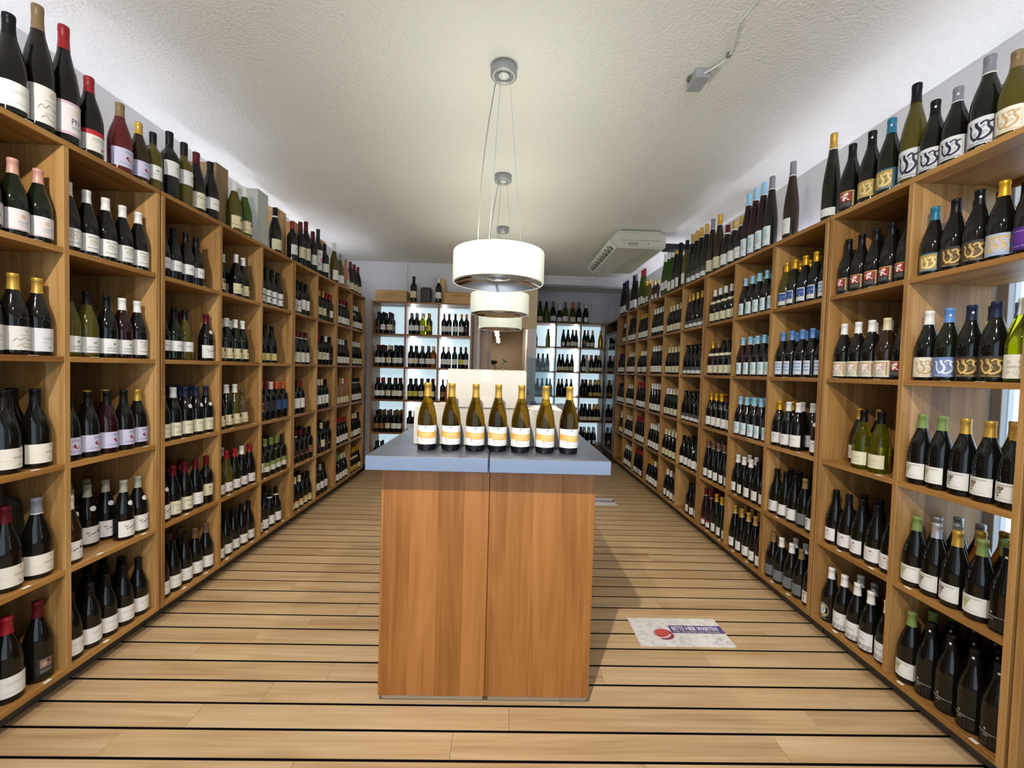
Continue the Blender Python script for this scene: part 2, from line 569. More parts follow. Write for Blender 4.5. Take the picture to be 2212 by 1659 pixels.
WU = [('L', 0, 0.874, 2.294, 3, 'wooden shelving unit on left wall, first from the camera, beside red-capped magnums'),
      ('L', 1, 2.306, 3.719, 3, 'wooden shelving unit on left wall, second from the camera, three bays wide'),
      ('L', 2, 3.731, 4.664, 2, 'wooden shelving unit on left wall, third from the camera, two bays wide'),
      ('L', 3, 4.676, 5.608, 2, 'wooden shelving unit at the far end of the left wall'),
      ('R', 0, 0.93, 1.386, 1, 'wooden shelving unit at right edge, only its bottom corner shows'),
      ('R', 1, 1.398, 2.326, 2, 'wooden shelving unit on right wall with daylight behind its bottles'),
      ('R', 2, 2.338, 3.756, 3, 'wooden shelving unit on right wall holding the light-blue capped bottles'),
      ('R', 3, 3.768, 5.215, 3, 'wooden shelving unit on right wall with a half-empty bottom bay'),
      ('R', 4, 5.227, 6.674, 3, 'wooden shelving unit at the far end of right wall beside the wine fridge')]
for u in WU:
    wall_unit(*u, open_back=(0,) if u[:2] == ('R', 1) else (0,) if u[:2] == ('R', 0) else ())

M_BACKLIT = mat('c4dce4', 0.4, emit=BACKLIGHT, ecol='c4dfea')
M_TUBE = mat('ffffff', 0.4, emit=TUBE, ecol='e8f6ff')


def back_unit(key, x0, x1, yf, depth, label):
    root = thing('backlit_shelving_unit', label, 'shelf', (x0, yf, 0), 'backlit shelving units')
    B = root.location
    n = 3
    bw = (x1 - x0 - TH * (n + 1)) / n
    zb, zt = ZB[0] - TH / 2, ZB[5] + TH / 2
    for x in (x0, x1 - TH):
        box('side_panel', x, x + TH, yf, yf + depth, zb, zt - TH, WVB, root, base=B)
    box('top_board', x0, x1, yf, yf + depth, zt - TH, zt, WX, root, base=B)
    box('bottom_board', x0 + TH, x1 - TH, yf, yf + depth, zb, zb + TH, WX, root, base=B)
    box('plinth', x0, x1, yf + 0.03, yf + depth, 0, zb, M_PLINTH, root, base=B)
    for c in range(n):
        xa = x0 + TH + c * (bw + TH)
        if c:
            box('divider', xa - TH, xa, yf + 0.001, yf + depth - 0.02, zb + TH, zt - TH, WVB, root, base=B)
        for z in ZB[1:5]:
            box('shelf_board', xa, xa + bw, yf + 0.001, yf + depth - 0.02, z - TH / 2, z + TH / 2, WX, root, base=B)
        box('backlit_panel', xa, xa + bw, yf + depth - 0.012, yf + depth - 0.004, zb + TH, zt - TH, M_BACKLIT, root, 0, B)
        for r in range(1, 6):
            BAYS[(key, 0, c, r)] = (xa, yf, bw, ROWZ[r])
            z0 = ROWZ[r] + 0.003
            if (key == 'LB' and c > 0):
                box('light_tube', xa + 0.003, xa + 0.030, yf + depth - 0.06, yf + depth - 0.046, z0, z0 + 0.42, M_TUBE, root, 0.002, B)
            if (key == 'RB' and c < 2):
                box('light_tube', xa + bw - 0.030, xa + bw - 0.003, yf + depth - 0.06, yf + depth - 0.046, z0, z0 + 0.42, M_TUBE, root, 0.002, B)
    return root


back_unit('LB', -1.832, -0.450, 5.83, 0.385, 'backlit wooden shelving unit of red wines beside the doorway')
back_unit('RB', 0.476, 1.858, 7.70, 0.385, 'backlit wooden shelving unit of sparkling wines in the rear recess')

# ------------------------------------------------------------------ bottles: shapes, glass, capsules, labels
SHAPES = {  # profile (radius, height), capsule start, capsule kind name
    'b': ('burgundy_bottle', [(0, 0.004), (0.030, 0.0), (0.038, 0.0), (0.0412, 0.005), (0.042, 0.013), (0.042, 0.128), (0.0412, 0.142), (0.0385, 0.160), (0.0325, 0.184), (0.0250, 0.208), (0.0190, 0.228), (0.0160, 0.244), (0.0148, 0.262), (0.0149, 0.281), (0.0155, 0.2815), (0.0155, 0.2925), (0.0145, 0.296), (0, 0.296)], 0.237),
    'o': ('bordeaux_bottle', [(0, 0.004), (0.028, 0.0), (0.034, 0.0), (0.0368, 0.005), (0.0375, 0.012), (0.0380, 0.172), (0.0368, 0.188), (0.0325, 0.202), (0.0245, 0.214), (0.0180, 0.224), (0.0152, 0.236), (0.0149, 0.286), (0.0155, 0.2865), (0.0155, 0.297), (0.0145, 0.300), (0, 0.300)], 0.240),
    'f': ('hock_bottle', [(0, 0.004), (0.028, 0.0), (0.034, 0.0), (0.0378, 0.005), (0.0385, 0.012), (0.0385, 0.118), (0.0370, 0.145), (0.0325, 0.182), (0.0265, 0.218), (0.0210, 0.250), (0.0172, 0.276), (0.0150, 0.296), (0.0147, 0.320), (0.0153, 0.3205), (0.0153, 0.331), (0.0142, 0.335), (0, 0.335)], 0.272),
    'c': ('champagne_bottle', [(0, 0.004), (0.032, 0.0), (0.040, 0.0), (0.0432, 0.005), (0.044, 0.013), (0.044, 0.125), (0.0428, 0.145), (0.0385, 0.172), (0.0310, 0.204), (0.0235, 0.234), (0.0185, 0.258), (0.0165, 0.276), (0.0165, 0.300), (0.0178, 0.302), (0.0172, 0.314), (0.0130, 0.320), (0, 0.320)], 0.228),
    's': ('squat_bottle', [(0, 0.004), (0.032, 0.0), (0.038, 0.0), (0.0412, 0.006), (0.042, 0.014), (0.042, 0.150), (0.0395, 0.166), (0.0300, 0.180), (0.0190, 0.190), (0.0158, 0.200), (0.0158, 0.232), (0.0172, 0.2325), (0.0172, 0.246), (0.015, 0.250), (0, 0.250)], 0.205),
}
GL = {'k': ('black', mat('100f0c', 0.06)), 'g': ('dark green', mat('10170b', 0.06)), 'o': ('olive', mat('5a5118', 0.08, trans=0.35, ior=1.4)),
      'r': ('dark red', mat('240b0d', 0.06)), 'n': ('brown', mat('2a1b0d', 0.06)), 'p': ('rose', mat('6e2a28', 0.06, trans=0.55, ior=1.35)),
      'y': ('yellow-green', mat('b4b41a', 0.04, trans=0.92, ior=1.35)), 'v': ('bright green', mat('3c5a16', 0.07, trans=0.3, ior=1.4)), 'a': ('golden olive', mat('8f6f10', 0.03, trans=1.0, ior=1.33)),
      'x': ('pale pink', mat('e0a078', 0.05, trans=0.6, ior=1.35)), 'm': ('matte brown', mat('5a4326', 0.5)), 'G': ('gold', mat('c08a20', 0.25, 0.8)), 'W': ('frosted white', mat('b8b4a8', 0.4)),
      'h': ('amber', mat('a8661c', 0.06, trans=0.5, ior=1.35))}
CAPS = {'w': ('white', 'e6e4de'), 'k': ('black', '101011'), 'R': ('red', '8f1420'), 'd': ('dark-red', '551019'), 'p': ('pink', 'c09080'), 'g': ('gold', 'c8a048'),
        't': ('tan', '7d6644'), 's': ('grey', '7d7d84'), 'b': ('blue', '5a86c0'), 'l': ('light-blue', '8fc4dc'), 'T': ('teal', '1d6c88'), 'n': ('navy', '20263c'), 'y': ('yellow', 'd6a428'),
        'e': ('green', '75894a'), 'c': ('cream', 'd9cca4'), 'o': ('orange', 'c8512a'), 'G': ('pale-grey', '9a9a86'), 'D': ('dark-green', '22341f'), 'S': ('silver', 'b4b8bc'), 'u': ('brown', '6a5140')}


def capmat(k):
    return mat(CAPS[k][1], 0.38, 0.55 if k in 'gyS' else 0.0, spec=0.25 if k in 'kdnDu' else 0.5)


def bars(x0, x1, zs, c='8d8a86', t=0.0011):
    return [('r', x0, z, x1, z + t, c) for z in zs]


def gothic(c, c2, s=0.058):
    q = lambda pts: smooth_line([((x - 0.5) * s, 0.012 + z * s * 0.95) for x, z in pts])
    el = []
    for pts, wd in (([(0.02, 0.92), (0.12, 0.75), (0.10, 0.5), (0.16, 0.25), (0.30, 0.10)], 0.09), ([(0.34, 0.98), (0.36, 0.78), (0.50, 0.55), (0.50, 0.3), (0.36, 0.12), (0.22, 0.08)], 0.13),
                    ([(0.50, 0.84), (0.68, 0.96), (0.84, 0.86), (0.98, 0.92)], 0.09), ([(0.80, 0.88), (0.80, 0.66), (0.92, 0.45), (0.84, 0.22), (0.62, 0.06), (0.42, 0.08)], 0.12)):
        el.append(('p', q(pts), wd * s, c))
    for cx, cz, r in ((0.27, 0.34, 0.12), (0.66, 0.36, 0.13), (0.62, 0.70, 0.08)):
        el.append(('p', spiral((cx - 0.5) * s, 0.012 + cz * s * 0.95, r * s), 0.0011, c2))
    el.append(('t', 'VON WINNING', 0, 0.003, 0.0085, c))
    el += [('r', -0.5 * s - 0.002, 0.0685, 0.5 * s + 0.002, 0.0692, c2), ('r', 0.5 * s + 0.003, 0.012, 0.5 * s + 0.0037, 0.068, c2)]
    return el


def redpic(bg, txt, pic='9c2a28'):
    fig = [('e', 0.0, 0.050, 0.010, 0.012, 'e8e2d8'), ('e', -0.004, 0.040, 0.006, 0.010, 'e8e2d8'), ('e', 0.008, 0.058, 0.006, 0.006, 'e8e2d8'), ('p', [(-0.008, 0.052), (-0.017, 0.056), (-0.021, 0.047)], 0.004, 'e8e2d8'), ('p', [(0.006, 0.042), (0.012, 0.034), (0.018, 0.032)], 0.004, 'e8e2d8')]
    return [('r', -0.026, 0.028, 0.024, 0.071, pic), ('r', -0.026, 0.067, 0.034, 0.0715, 'c0a060')] + fig + [('r', 0.027, 0.006, 0.034, 0.069, 'b89a58')] + [('e', 0.0305, z, 0.002, 0.002, '7a2020') for z in (0.02, 0.035, 0.05, 0.062)] + bars(-0.024, 0.020, (0.021, 0.015, 0.009), txt)


DES = {
    'plain': ('white', 'e9e6e0', 0.098, 0.072, 0.024, bars(-0.02, 0.026, (0.048, 0.042)) + bars(-0.024, 0.03, (0.014,), 'a9a6a0')),
    'mid': ('white band', 'e6e4e0', 0.104, 0.058, 0.050, bars(-0.012, 0.016, (0.028, 0.031), '6d6a68', 0.0014) + bars(0.026, 0.034, (0.024, 0.03))),
    'salwey': ('white crested', 'e4e2dd', 0.096, 0.078, 0.020, [('t', 'SALWEY', 0.002, 0.061, 0.0105, '6d6a62'), ('p', [(-0.008, 0.052), (-0.010, 0.044), (-0.006, 0.036), (0.004, 0.033), (0.012, 0.036), (0.014, 0.046), (0.010, 0.054), (0.0, 0.055), (-0.008, 0.052)], 0.0022, 'a89a6c'), ('p', spiral(0.003, 0.045, 0.005), 0.0016, 'b8a878')] + bars(-0.02, 0.024, (0.018, 0.0155), '8a8780')),
    'pigeon': ('white bird', 'dfdeda', 0.096, 0.070, 0.020, [('g', [(-0.014, 0.038), (0.012, 0.040), (0.020, 0.058), (0.004, 0.048)], '8d8c88'), ('g', [(0.004, 0.040), (0.016, 0.042), (0.014, 0.050)], '6d6c6a'), ('t', 'SALWEY', 0.004, 0.022, 0.0115, '6d6a66')] + bars(-0.02, 0.026, (0.014, 0.011), '7d7a74')),
    'lav': ('lavender', 'c3bfd8', 0.100, 0.076, 0.026, [('g', [(-0.004, 0.036), (0.004, 0.048), (0.016, 0.040), (0.022, 0.028), (0.010, 0.026)], '8c2430')] + bars(-0.006, 0.022, (0.064, 0.058), '8c88a4', 0.003) + bars(-0.024, 0.026, (0.016, 0.013), '8c88a4')),
    'pn': ('pink-edged', 'dcd4d6', 0.100, 0.080, 0.024, [('t', 'PN', 0.012, 0.028, 0.021, '4d4a4e'), ('r', -0.048, 0.074, 0.048, 0.079, 'd0a4b0'), ('r', -0.048, 0.001, 0.048, 0.006, 'd0a4b0'), ('r', -0.049, 0.001, -0.045, 0.079, 'd8b4bc'), ('e', 0.014, 0.060, 0.007, 0.007, 'd8c8a8')] + bars(0.0, 0.03, (0.021, 0.018), '9a979a')),
    'pnb': ('pale pink', 'e0d8d8', 0.100, 0.080, 0.022, [('e', 0.010, 0.055, 0.008, 0.008, 'd8b890'), ('r', -0.049, 0.001, -0.044, 0.079, 'd8b8bc'), ('r', -0.048, 0.001, 0.048, 0.005, 'd8b8bc')] + bars(-0.004, 0.034, (0.034, 0.030, 0.022), 'a09aa0')),
    'script': ('cream script', 'ded9d2', 0.100, 0.086, 0.018, [('p', smooth_line([(-0.022, 0.030), (-0.014, 0.042), (-0.004, 0.036), (0.006, 0.046), (0.016, 0.038), (0.036, 0.037)]), 0.0020, '9c8a68'), ('p', smooth_line([(-0.014, 0.012), (0.0, 0.020), (0.006, 0.013), (0.030, 0.012)]), 0.0016, '9c8a68'), ('e', 0.014, 0.070, 0.006, 0.006, 'c8bea8')] + bars(-0.004, 0.034, (0.054, 0.024), 'b0a488')),
    'dom': ('white lined', 'd9d8da', 0.096, 0.088, 0.016, bars(0.0, 0.036, (0.052, 0.046), '8a8a8e', 0.0018) + bars(-0.004, 0.038, (0.034,), '9a9a9e') + [('e', 0.020, 0.016, 0.005, 0.005, 'a8a8a8')]),
    'cream2': ('cream two-tone', 'e6e0d2', 0.104, 0.072, 0.018, [('r', -0.050, 0.030, 0.006, 0.0305, 'b8b0a0'), ('g', [(0.016, 0.060), (0.022, 0.066), (0.028, 0.060)], 'a09888')] + bars(0.002, 0.036, (0.040, 0.037), '8a8478') + bars(0.012, 0.036, (0.014, 0.011), 'a8a294')),
    'beau': ('white with dark crest', 'e6e3de', 0.098, 0.080, 0.018, [('g', [(0.018, 0.048), (0.026, 0.042), (0.036, 0.046), (0.038, 0.060), (0.030, 0.068), (0.020, 0.060)], '5a5654'), ('p', [(-0.024, 0.056), (-0.018, 0.050), (-0.010, 0.053)], 0.005, '8a8680'), ('p', [(-0.016, 0.038), (0.0, 0.043), (0.014, 0.049)], 0.006, '807c78')] + bars(0.002, 0.034, (0.030, 0.026, 0.010), 'a8a49e')),
    'mann': ('cream script', 'dcd8bc', 0.100, 0.076, 0.020, [('p', smooth_line([(-0.022, 0.046), (-0.012, 0.058), (-0.006, 0.048), (0.000, 0.056), (0.006, 0.049), (0.014, 0.052), (0.032, 0.050)]), 0.0022, '6f6a58'), ('g', [(0.018, 0.066), (0.026, 0.066), (0.022, 0.074)], '2c2a26'), ('g', [(0.028, 0.070), (0.036, 0.074), (0.030, 0.0755)], '2c2a26'), ('e', 0.014, 0.040, 0.002, 0.003, '6f6a58')] + bars(-0.006, 0.030, (0.024, 0.020, 0.017), '9c9880')),
    'sq': ('beige', 'd9cba0', 0.088, 0.070, 0.022, [('r', 0.006, 0.044, 0.028, 0.066, '3c3428'), ('r', -0.044, 0.018, 0.044, 0.0198, '262018'), ('r', 0.014, 0.054, 0.017, 0.066, 'd9cba0')]),
    'wai': ('white lettered', 'e0dad6', 0.098, 0.062, 0.020, [('t', 'WAI', 0.012, 0.020, 0.022, '45403e'), ('e', 0.022, 0.052, 0.005, 0.006, '6d6866')] + bars(-0.02, 0.02, (0.012,), 'a8a4a0')),
    'A': ('white', 'dedbd2', 0.094, 0.064, 0.022, [('p', [(0.010, 0.014), (0.022, 0.050), (0.028, 0.014)], 0.003, '56544e'), ('p', smooth_line([(-0.022, 0.034), (-0.008, 0.040), (0.004, 0.034), (0.030, 0.038)]), 0.0014, '6d6a64')]),
    'bird': ('white with red bird', 'e2dfda', 0.092, 0.072, 0.020, [('g', [(0.0, 0.052), (0.014, 0.046), (0.028, 0.054), (0.020, 0.038), (0.008, 0.038)], 'a03428')] + bars(-0.01, 0.02, (0.018, 0.014))),
    'goldsq': ('gold', 'c9b878', 0.080, 0.056, 0.020, bars(-0.01, 0.02, (0.03,), '8a7c48')),
    'low': ('low white', 'e2e2de', 0.100, 0.030, 0.016, bars(-0.02, 0.02, (0.012,), 'b0aea8')),
    'grey2': ('grey and white', 'dededa', 0.100, 0.030, 0.014, [('r', -0.050, 0.031, 0.050, 0.062, '4d4e50')]),
    'cl': ('cream', 'd8d2b0', 0.100, 0.066, 0.022, bars(-0.02, 0.024, (0.04, 0.034, 0.016), 'a49c78')),
    'tall': ('tall white', 'e6e4e0', 0.080, 0.090, 0.050, bars(-0.01, 0.014, (0.066, 0.05, 0.012), '8a8784')),
    'hi': ('high white', 'dcdad4', 0.086, 0.066, 0.098, [('e', 0.016, 0.038, 0.009, 0.007, '6d6a58'), ('e', 0.016, 0.038, 0.006, 0.004, 'd0c898')] + bars(-0.006, 0.03, (0.022, 0.018), 'a09c94')),
    'bx': ('white', 'e2e0da', 0.082, 0.072, 0.052, [('e', 0.0, 0.046, 0.008, 0.006, '9a948c')] + bars(-0.022, 0.022, (0.030, 0.024, 0.012), '8a8680')),
    'bxc': ('cream', 'd8d0ac', 0.082, 0.074, 0.052, [('e', 0.0, 0.050, 0.007, 0.007, 'a08c5c')] + bars(-0.022, 0.022, (0.032, 0.026, 0.012), '9a9068')),
    'bxy': ('yellow', 'd0c848', 0.080, 0.068, 0.056, [('r', -0.012, 0.03, 0.004, 0.046, '4d4a20')]),
    'bxo': ('orange and black', 'b8702c', 0.070, 0.070, 0.070, [('r', -0.016, 0.018, 0.020, 0.052, '1c1a1c')] + [('r', -0.010, z, 0.016, z + 0.004, 'b8702c') for z in (0.026, 0.036)]),
    'bxn': ('navy', '2c4470', 0.070, 0.080, 0.070, [('r', 0.014, z, 0.026, z + 0.004, 'd8dce4') for z in (0.030, 0.040, 0.050)]),
    'bxk': ('black striped', '26262c', 0.070, 0.080, 0.070, [('r', 0.010, z, 0.022, z + 0.004, 'c84a50') for z in (0.030, 0.040, 0.050)]),
    'bxg': ('green and white', 'd6d4c4', 0.072, 0.074, 0.040, [('r', -0.036, 0.040, 0.036, 0.074, '7f8a4c')]),
    'bxd': ('dark red', '3a1a1c', 0.078, 0.060, 0.052, [('r', -0.039, 0.012, 0.039, 0.020, 'c8b8b0')]),
    'bxm': ('brown', '8a5a34', 0.082, 0.070, 0.052, bars(-0.02, 0.02, (0.04, 0.03), 'c8a880')),
    'dbl': ('double white', 'e4e2de', 0.090, 0.100, 0.020, [('r', -0.045, 0.048, 0.045, 0.056, '141414'), ('e', 0.020, 0.076, 0.010, 0.010, '2c2a2a'), ('e', 0.020, 0.076, 0.006, 0.006, 'e4e2de'), ('e', 0.020, 0.026, 0.010, 0.010, '2c2a2a')]),
    'big': ('large cream', 'd6d6c0', 0.104, 0.090, 0.016, [('p', smooth_line([(-0.03, 0.06), (-0.018, 0.072), (-0.004, 0.062), (0.01, 0.074), (0.03, 0.064)]), 0.003, '5a564c'), ('r', 0.0, 0.076, 0.03, 0.086, '8c8c70')] + bars(-0.02, 0.03, (0.04, 0.034, 0.02), 'a09c84')),
    'orcr': ('orange and cream', 'd8cca0', 0.090, 0.064, 0.020, [('r', -0.045, 0.040, 0.045, 0.064, 'c08a3c')]),
    'yel': ('yellow', 'c8a848', 0.090, 0.062, 0.020, bars(-0.02, 0.02, (0.03,), '7a6424')),
    'g_blu': ('teal and gold', '1f5a72', 0.094, 0.078, 0.016, [('r', -0.036, 0.010, 0.028, 0.072, 'b89a50')] + gothic('e8d8a0', '6d5a2c', 0.052)),
    'g_blk': ('black and gold', '2c2520', 0.098, 0.080, 0.016, [('r', -0.036, 0.010, 0.034, 0.073, '4d3c24')] + gothic('d0b068', '9c8048', 0.060)),
    'g_gold': ('gold', '4a3c20', 0.086, 0.070, 0.020, [('r', -0.040, 0.002, 0.040, 0.068, 'b89a58')] + gothic('e0cc90', '6d5828', 0.048)),
    'g_wht': ('white with blue monogram', 'd4d6d8', 0.100, 0.084, 0.014, gothic('211d3c', '77777c', 0.062)),
    'g_lil': ('blue', '6d82b0', 0.096, 0.080, 0.016, gothic('dfe2ea', 'b4bcd0', 0.060)),
    'g_org': ('pale blue and orange', 'a2b4cc', 0.096, 0.080, 0.016, [('r', -0.036, 0.012, 0.030, 0.072, 'c8a878')] + gothic('a8bcd8', 'd8c8a8', 0.054)),
    'g_pur': ('purple', '45207a', 0.096, 0.080, 0.016, [('t', 'VON WINNING', 0, 0.010, 0.009, 'c8a8e0'), ('r', -0.030, 0.024, 0.030, 0.066, '5a2c8c'), ('r', -0.030, 0.064, 0.030, 0.067, 'a888c8')]),
    'g_tan': ('cream with tan monogram', 'e2dccc', 0.100, 0.084, 0.014, gothic('c0a070', 'b0986c', 0.062)),
    'g_ii': ('cream with scrolls', 'e6e0d2', 0.096, 0.084, 0.014, [('t', 'WINNING', 0.0, 0.036, 0.0125, '8c7c68'), ('t', 'II', 0.024, 0.066, 0.014, '6c9c80')] + [('p', spiral(cx, cz, r), 0.0013, 'b0a08c') for cx, cz, r in ((0.004, 0.020, 0.014), (0.010, 0.058, 0.009), (-0.022, 0.056, 0.008), (-0.024, 0.020, 0.008))]),
    'red': ('red picture', '1c1a1a', 0.086, 0.074, 0.014, redpic('1c1a1a', 'b8b4ac')),
    'crpic': ('cream picture', 'd8d6c2', 0.090, 0.078, 0.012, redpic('d8d6c2', '6f6d60', 'c8a49c')),
    'grape': ('white with green grapes', 'e4e2da', 0.076, 0.066, 0.024, [('e', -0.022 + dx, 0.030 + dz, 0.0036, 0.0036, '9cab68') for dx, dz in ((0, 0), (0.007, 0.004), (-0.004, 0.008), (0.004, 0.011), (0.010, 0.013), (-0.002, 0.017), (0.006, 0.020), (0.003, -0.008), (0.014, 0.020))] + bars(-0.026, 0.024, (0.058, 0.0555), 'a8a69c') + bars(-0.016, 0.022, (0.010,), 'b8b6ac')),
    'grapeb': ('white with brown grapes', 'e0ddd6', 0.076, 0.066, 0.024, [('e', -0.022 + dx, 0.028 + dz, 0.0036, 0.0040, '786450') for dx, dz in ((0, 0), (0.008, 0.004), (-0.004, 0.009), (0.006, 0.012), (0.012, 0.014), (0.0, 0.018), (0.007, 0.021), (0.002, -0.009), (0.015, 0.020))] + bars(-0.026, 0.024, (0.058, 0.0555), 'a8a69c') + bars(-0.016, 0.022, (0.010,), 'b8b6ac')),
    'R': ('no paper label, white R', None, 0.080, 0.060, 0.030, [('t', 'R', -0.008, 0.034, 0.013, 'd8d6d0'), ('r', -0.030, 0.026, 0.034, 0.0272, 'c8c6c0'), ('r', -0.022, 0.022, 0.010, 0.0230, 'a8a6a0'), ('r', -0.012, 0.015, 0.0, 0.0175, 'b8b6b0')]),
    'orn': ('white with silver scrolls', 'e2e0de', 0.096, 0.086, 0.014, [('p', spiral(x, 0.016, 0.011), 0.0022, '77777a') for x in (-0.036, -0.018, 0.0, 0.018, 0.036)] + [('p', spiral(x, 0.006, 0.005), 0.0016, '8c8c90') for x in (-0.028, -0.008, 0.012, 0.030)] + bars(-0.018, 0.020, (0.052, 0.049), '8c8a88')),
    'oval': ('oval ornate', None, 0.090, 0.070, 0.030, [('e', 0.0, 0.034, 0.030, 0.040, '9a9068'), ('e', -0.002, 0.036, 0.017, 0.026, 'c4ccd0'), ('g', [(-0.012, 0.040), (0.0, 0.052), (0.010, 0.038), (0.0, 0.024)], '8c98a0'), ('r', -0.02, -0.012, 0.02, -0.010, 'd8d8d4')]),
    'bst': ('blue striped', 'd6d8e0', 0.060, 0.084, 0.018, [('r', -0.026, z, 0.026, z + 0.010, '8aa6d0') for z in (0.022, 0.042, 0.062)]),
    'bdk': ('navy picture', 'dcdad6', 0.060, 0.080, 0.018, [('r', -0.026, 0.026, 0.026, 0.074, '34509a'), ('r', -0.026, 0.050, 0.026, 0.056, '7088c0'), ('e', 0.004, 0.034, 0.004, 0.004, 'd8c8a0')]),
    'ltb': ('light-blue patterned', 'dfe6e8', 0.062, 0.088, 0.014, [('r', -0.020, 0.024, 0.012, 0.076, 'a8d0e0'), ('e', 0.008, 0.040, 0.010, 0.010, 'c8c4a8'), ('r', -0.020, 0.008, -0.002, 0.016, '8ab8d0')]),
    'zz': ('white with black swirl', 'e0ded8', 0.092, 0.068, 0.020, [('p', smooth_line([(-0.020, 0.046), (-0.004, 0.050), (-0.012, 0.036), (-0.002, 0.030), (-0.016, 0.018), (0.000, 0.014)]), 0.0030, '3c3a38')] + bars(-0.016, 0.008, (0.055, 0.058), '4d4a48', 0.0018)),
    'gz': ('grey', '6a6c70', 0.088, 0.066, 0.022, [('p', smooth_line([(-0.016, 0.040), (0.0, 0.044), (-0.008, 0.032), (0.002, 0.026), (-0.010, 0.016)]), 0.0024, '9c8c60'), ('r', -0.042, 0.002, 0.042, 0.003, 'a0a2a4'), ('r', -0.042, 0.062, 0.042, 0.063, 'a0a2a4')]),
    'emb': ('white with red emblem', 'e2dedc', 0.078, 0.068, 0.022, [('r', 0.0, 0.046, 0.008, 0.054, '9c6c70'), ('r', -0.006, 0.049, 0.014, 0.051, '9c6c70')] + bars(-0.014, 0.018, (0.036, 0.030), '9c9490') + bars(-0.014, 0.004, (0.020, 0.016), 'b0aaa6')),
    'slim': ('narrow white', 'e2e0da', 0.058, 0.066, 0.022, bars(-0.012, 0.018, (0.04, 0.034), 'a09c98')),
    'rw': ('red and white', 'e0dcd6', 0.060, 0.060, 0.020, [('r', -0.030, 0.042, 0.030, 0.060, '7a2a2c')]),
    'art': ('white with painted flower', 'e0dee0', 0.084, 0.130, 0.030, [('e', 0.004, 0.066, 0.016, 0.016, 'b83c78'), ('e', 0.004, 0.066, 0.009, 0.009, 'd86ca0'), ('g', [(-0.020, 0.100), (-0.012, 0.112), (-0.006, 0.092)], '3c3a3c'), ('g', [(0.014, 0.106), (0.028, 0.116), (0.020, 0.094)], '56545a'), ('g', [(-0.004, 0.050), (0.004, 0.018), (0.010, 0.048)], 'd0a060'), ('g', [(-0.020, 0.048), (-0.012, 0.020), (-0.008, 0.044)], '4a3034'), ('r', -0.03, 0.006, 0.02, 0.008, '9a989a')]),
    'dux': ('red and white', 'dedad0', 0.104, 0.074, 0.022, [('r', -0.052, 0.058, 0.052, 0.074, 'b01c28'), ('e', 0.024, 0.012, 0.005, 0.005, 'b83040')] + bars(-0.01, 0.036, (0.046, 0.042, 0.036), '8c8884')),
    'pict': ('small dark picture', '2c2428', 0.050, 0.060, 0.030, [('r', -0.016, 0.022, 0.018, 0.054, '8c6a58'), ('e', -0.004, 0.036, 0.007, 0.008, 'b89884'), ('e', 0.008, 0.044, 0.006, 0.006, '5a2c2c'), ('r', -0.016, 0.004, 0.018, 0.016, '5c5c60')]),
    'weinb': ('white and amber', 'e9e6e2', 0.118, 0.082, 0.028, [('p', smooth_line([(-0.058, 0.047), (-0.03, 0.044), (0.0, 0.040), (0.03, 0.040), (0.058, 0.043)], 6), 0.027, 'dfae58'), ('t', 'WEINBÄR', 0.004, 0.040, 0.0118, 'f3e3bd'), *[('r', -0.030 + 0.0055 * q, 0.031 + 0.0004 * (q % 3), -0.0265 + 0.0055 * q, 0.0355, 'eccf90') for q in range(13)], ('p', smooth_line([(-0.013, 0.030), (-0.017, 0.025), (-0.013, 0.020), (-0.009, 0.018)]), [0.001, 0.003, 0.003, 0.001] * 4, 'd06048'), ('e', 0.002, 0.074, 0.007, 0.0035, 'a8b0b8'), ('p', smooth_line([(-0.004, 0.076), (0.002, 0.079), (0.008, 0.076)]), 0.0012, '98a0a8'), ('p', smooth_line([(-0.02, 0.062), (-0.012, 0.066), (-0.008, 0.060)]), 0.0008, 'c4c4c6'), ('p', smooth_line([(0.006, 0.063), (0.014, 0.067), (0.022, 0.062)]), 0.0008, 'c4c4c6')] + bars(-0.018, 0.022, (0.013, 0.0095), 'c8b8b8', 0.0008)),
    'none': ('no paper label', None, 0.08, 0.06, 0.03, []),
}


def rad(shape, z):
    p = SHAPES[shape][1]
    for (ra, za), (rb, zb) in zip(p[2:], p[3:]):
        if zb >= z > za - 1e-9:
            return ra + (rb - ra) * ((z - za) / (zb - za) if zb > za else 0)
    return p[5][0]


def on_bottle(shape, vs, z0, off):
    out = []
    for x, z in vs:
        zz = max(0.012, z + z0)
        r = rad(shape, zz)
        a = x / max(r, 0.01)
        out.append(((r + off) * math.cos(a), (r + off) * math.sin(a), zz))
    return out


EXTRA = {'m': [('e', 0.006, 0.182, 0.013, 0.012, 'e2e0da')], 'n': [('r', -0.075, 0.233, 0.075, 0.243, 'e2e0dc')], 'z': [('r', -0.055, 0.168, 0.055, 0.190, 'dcd4b4')],
         'q': [('r', 0.002, 0.262, 0.008, 0.270, 'dcdcdc')], 't': [('g', [(-0.012, 0.205), (0.016, 0.205), (0.020, 0.165)], 'e2e0dc')]}
BM = {}


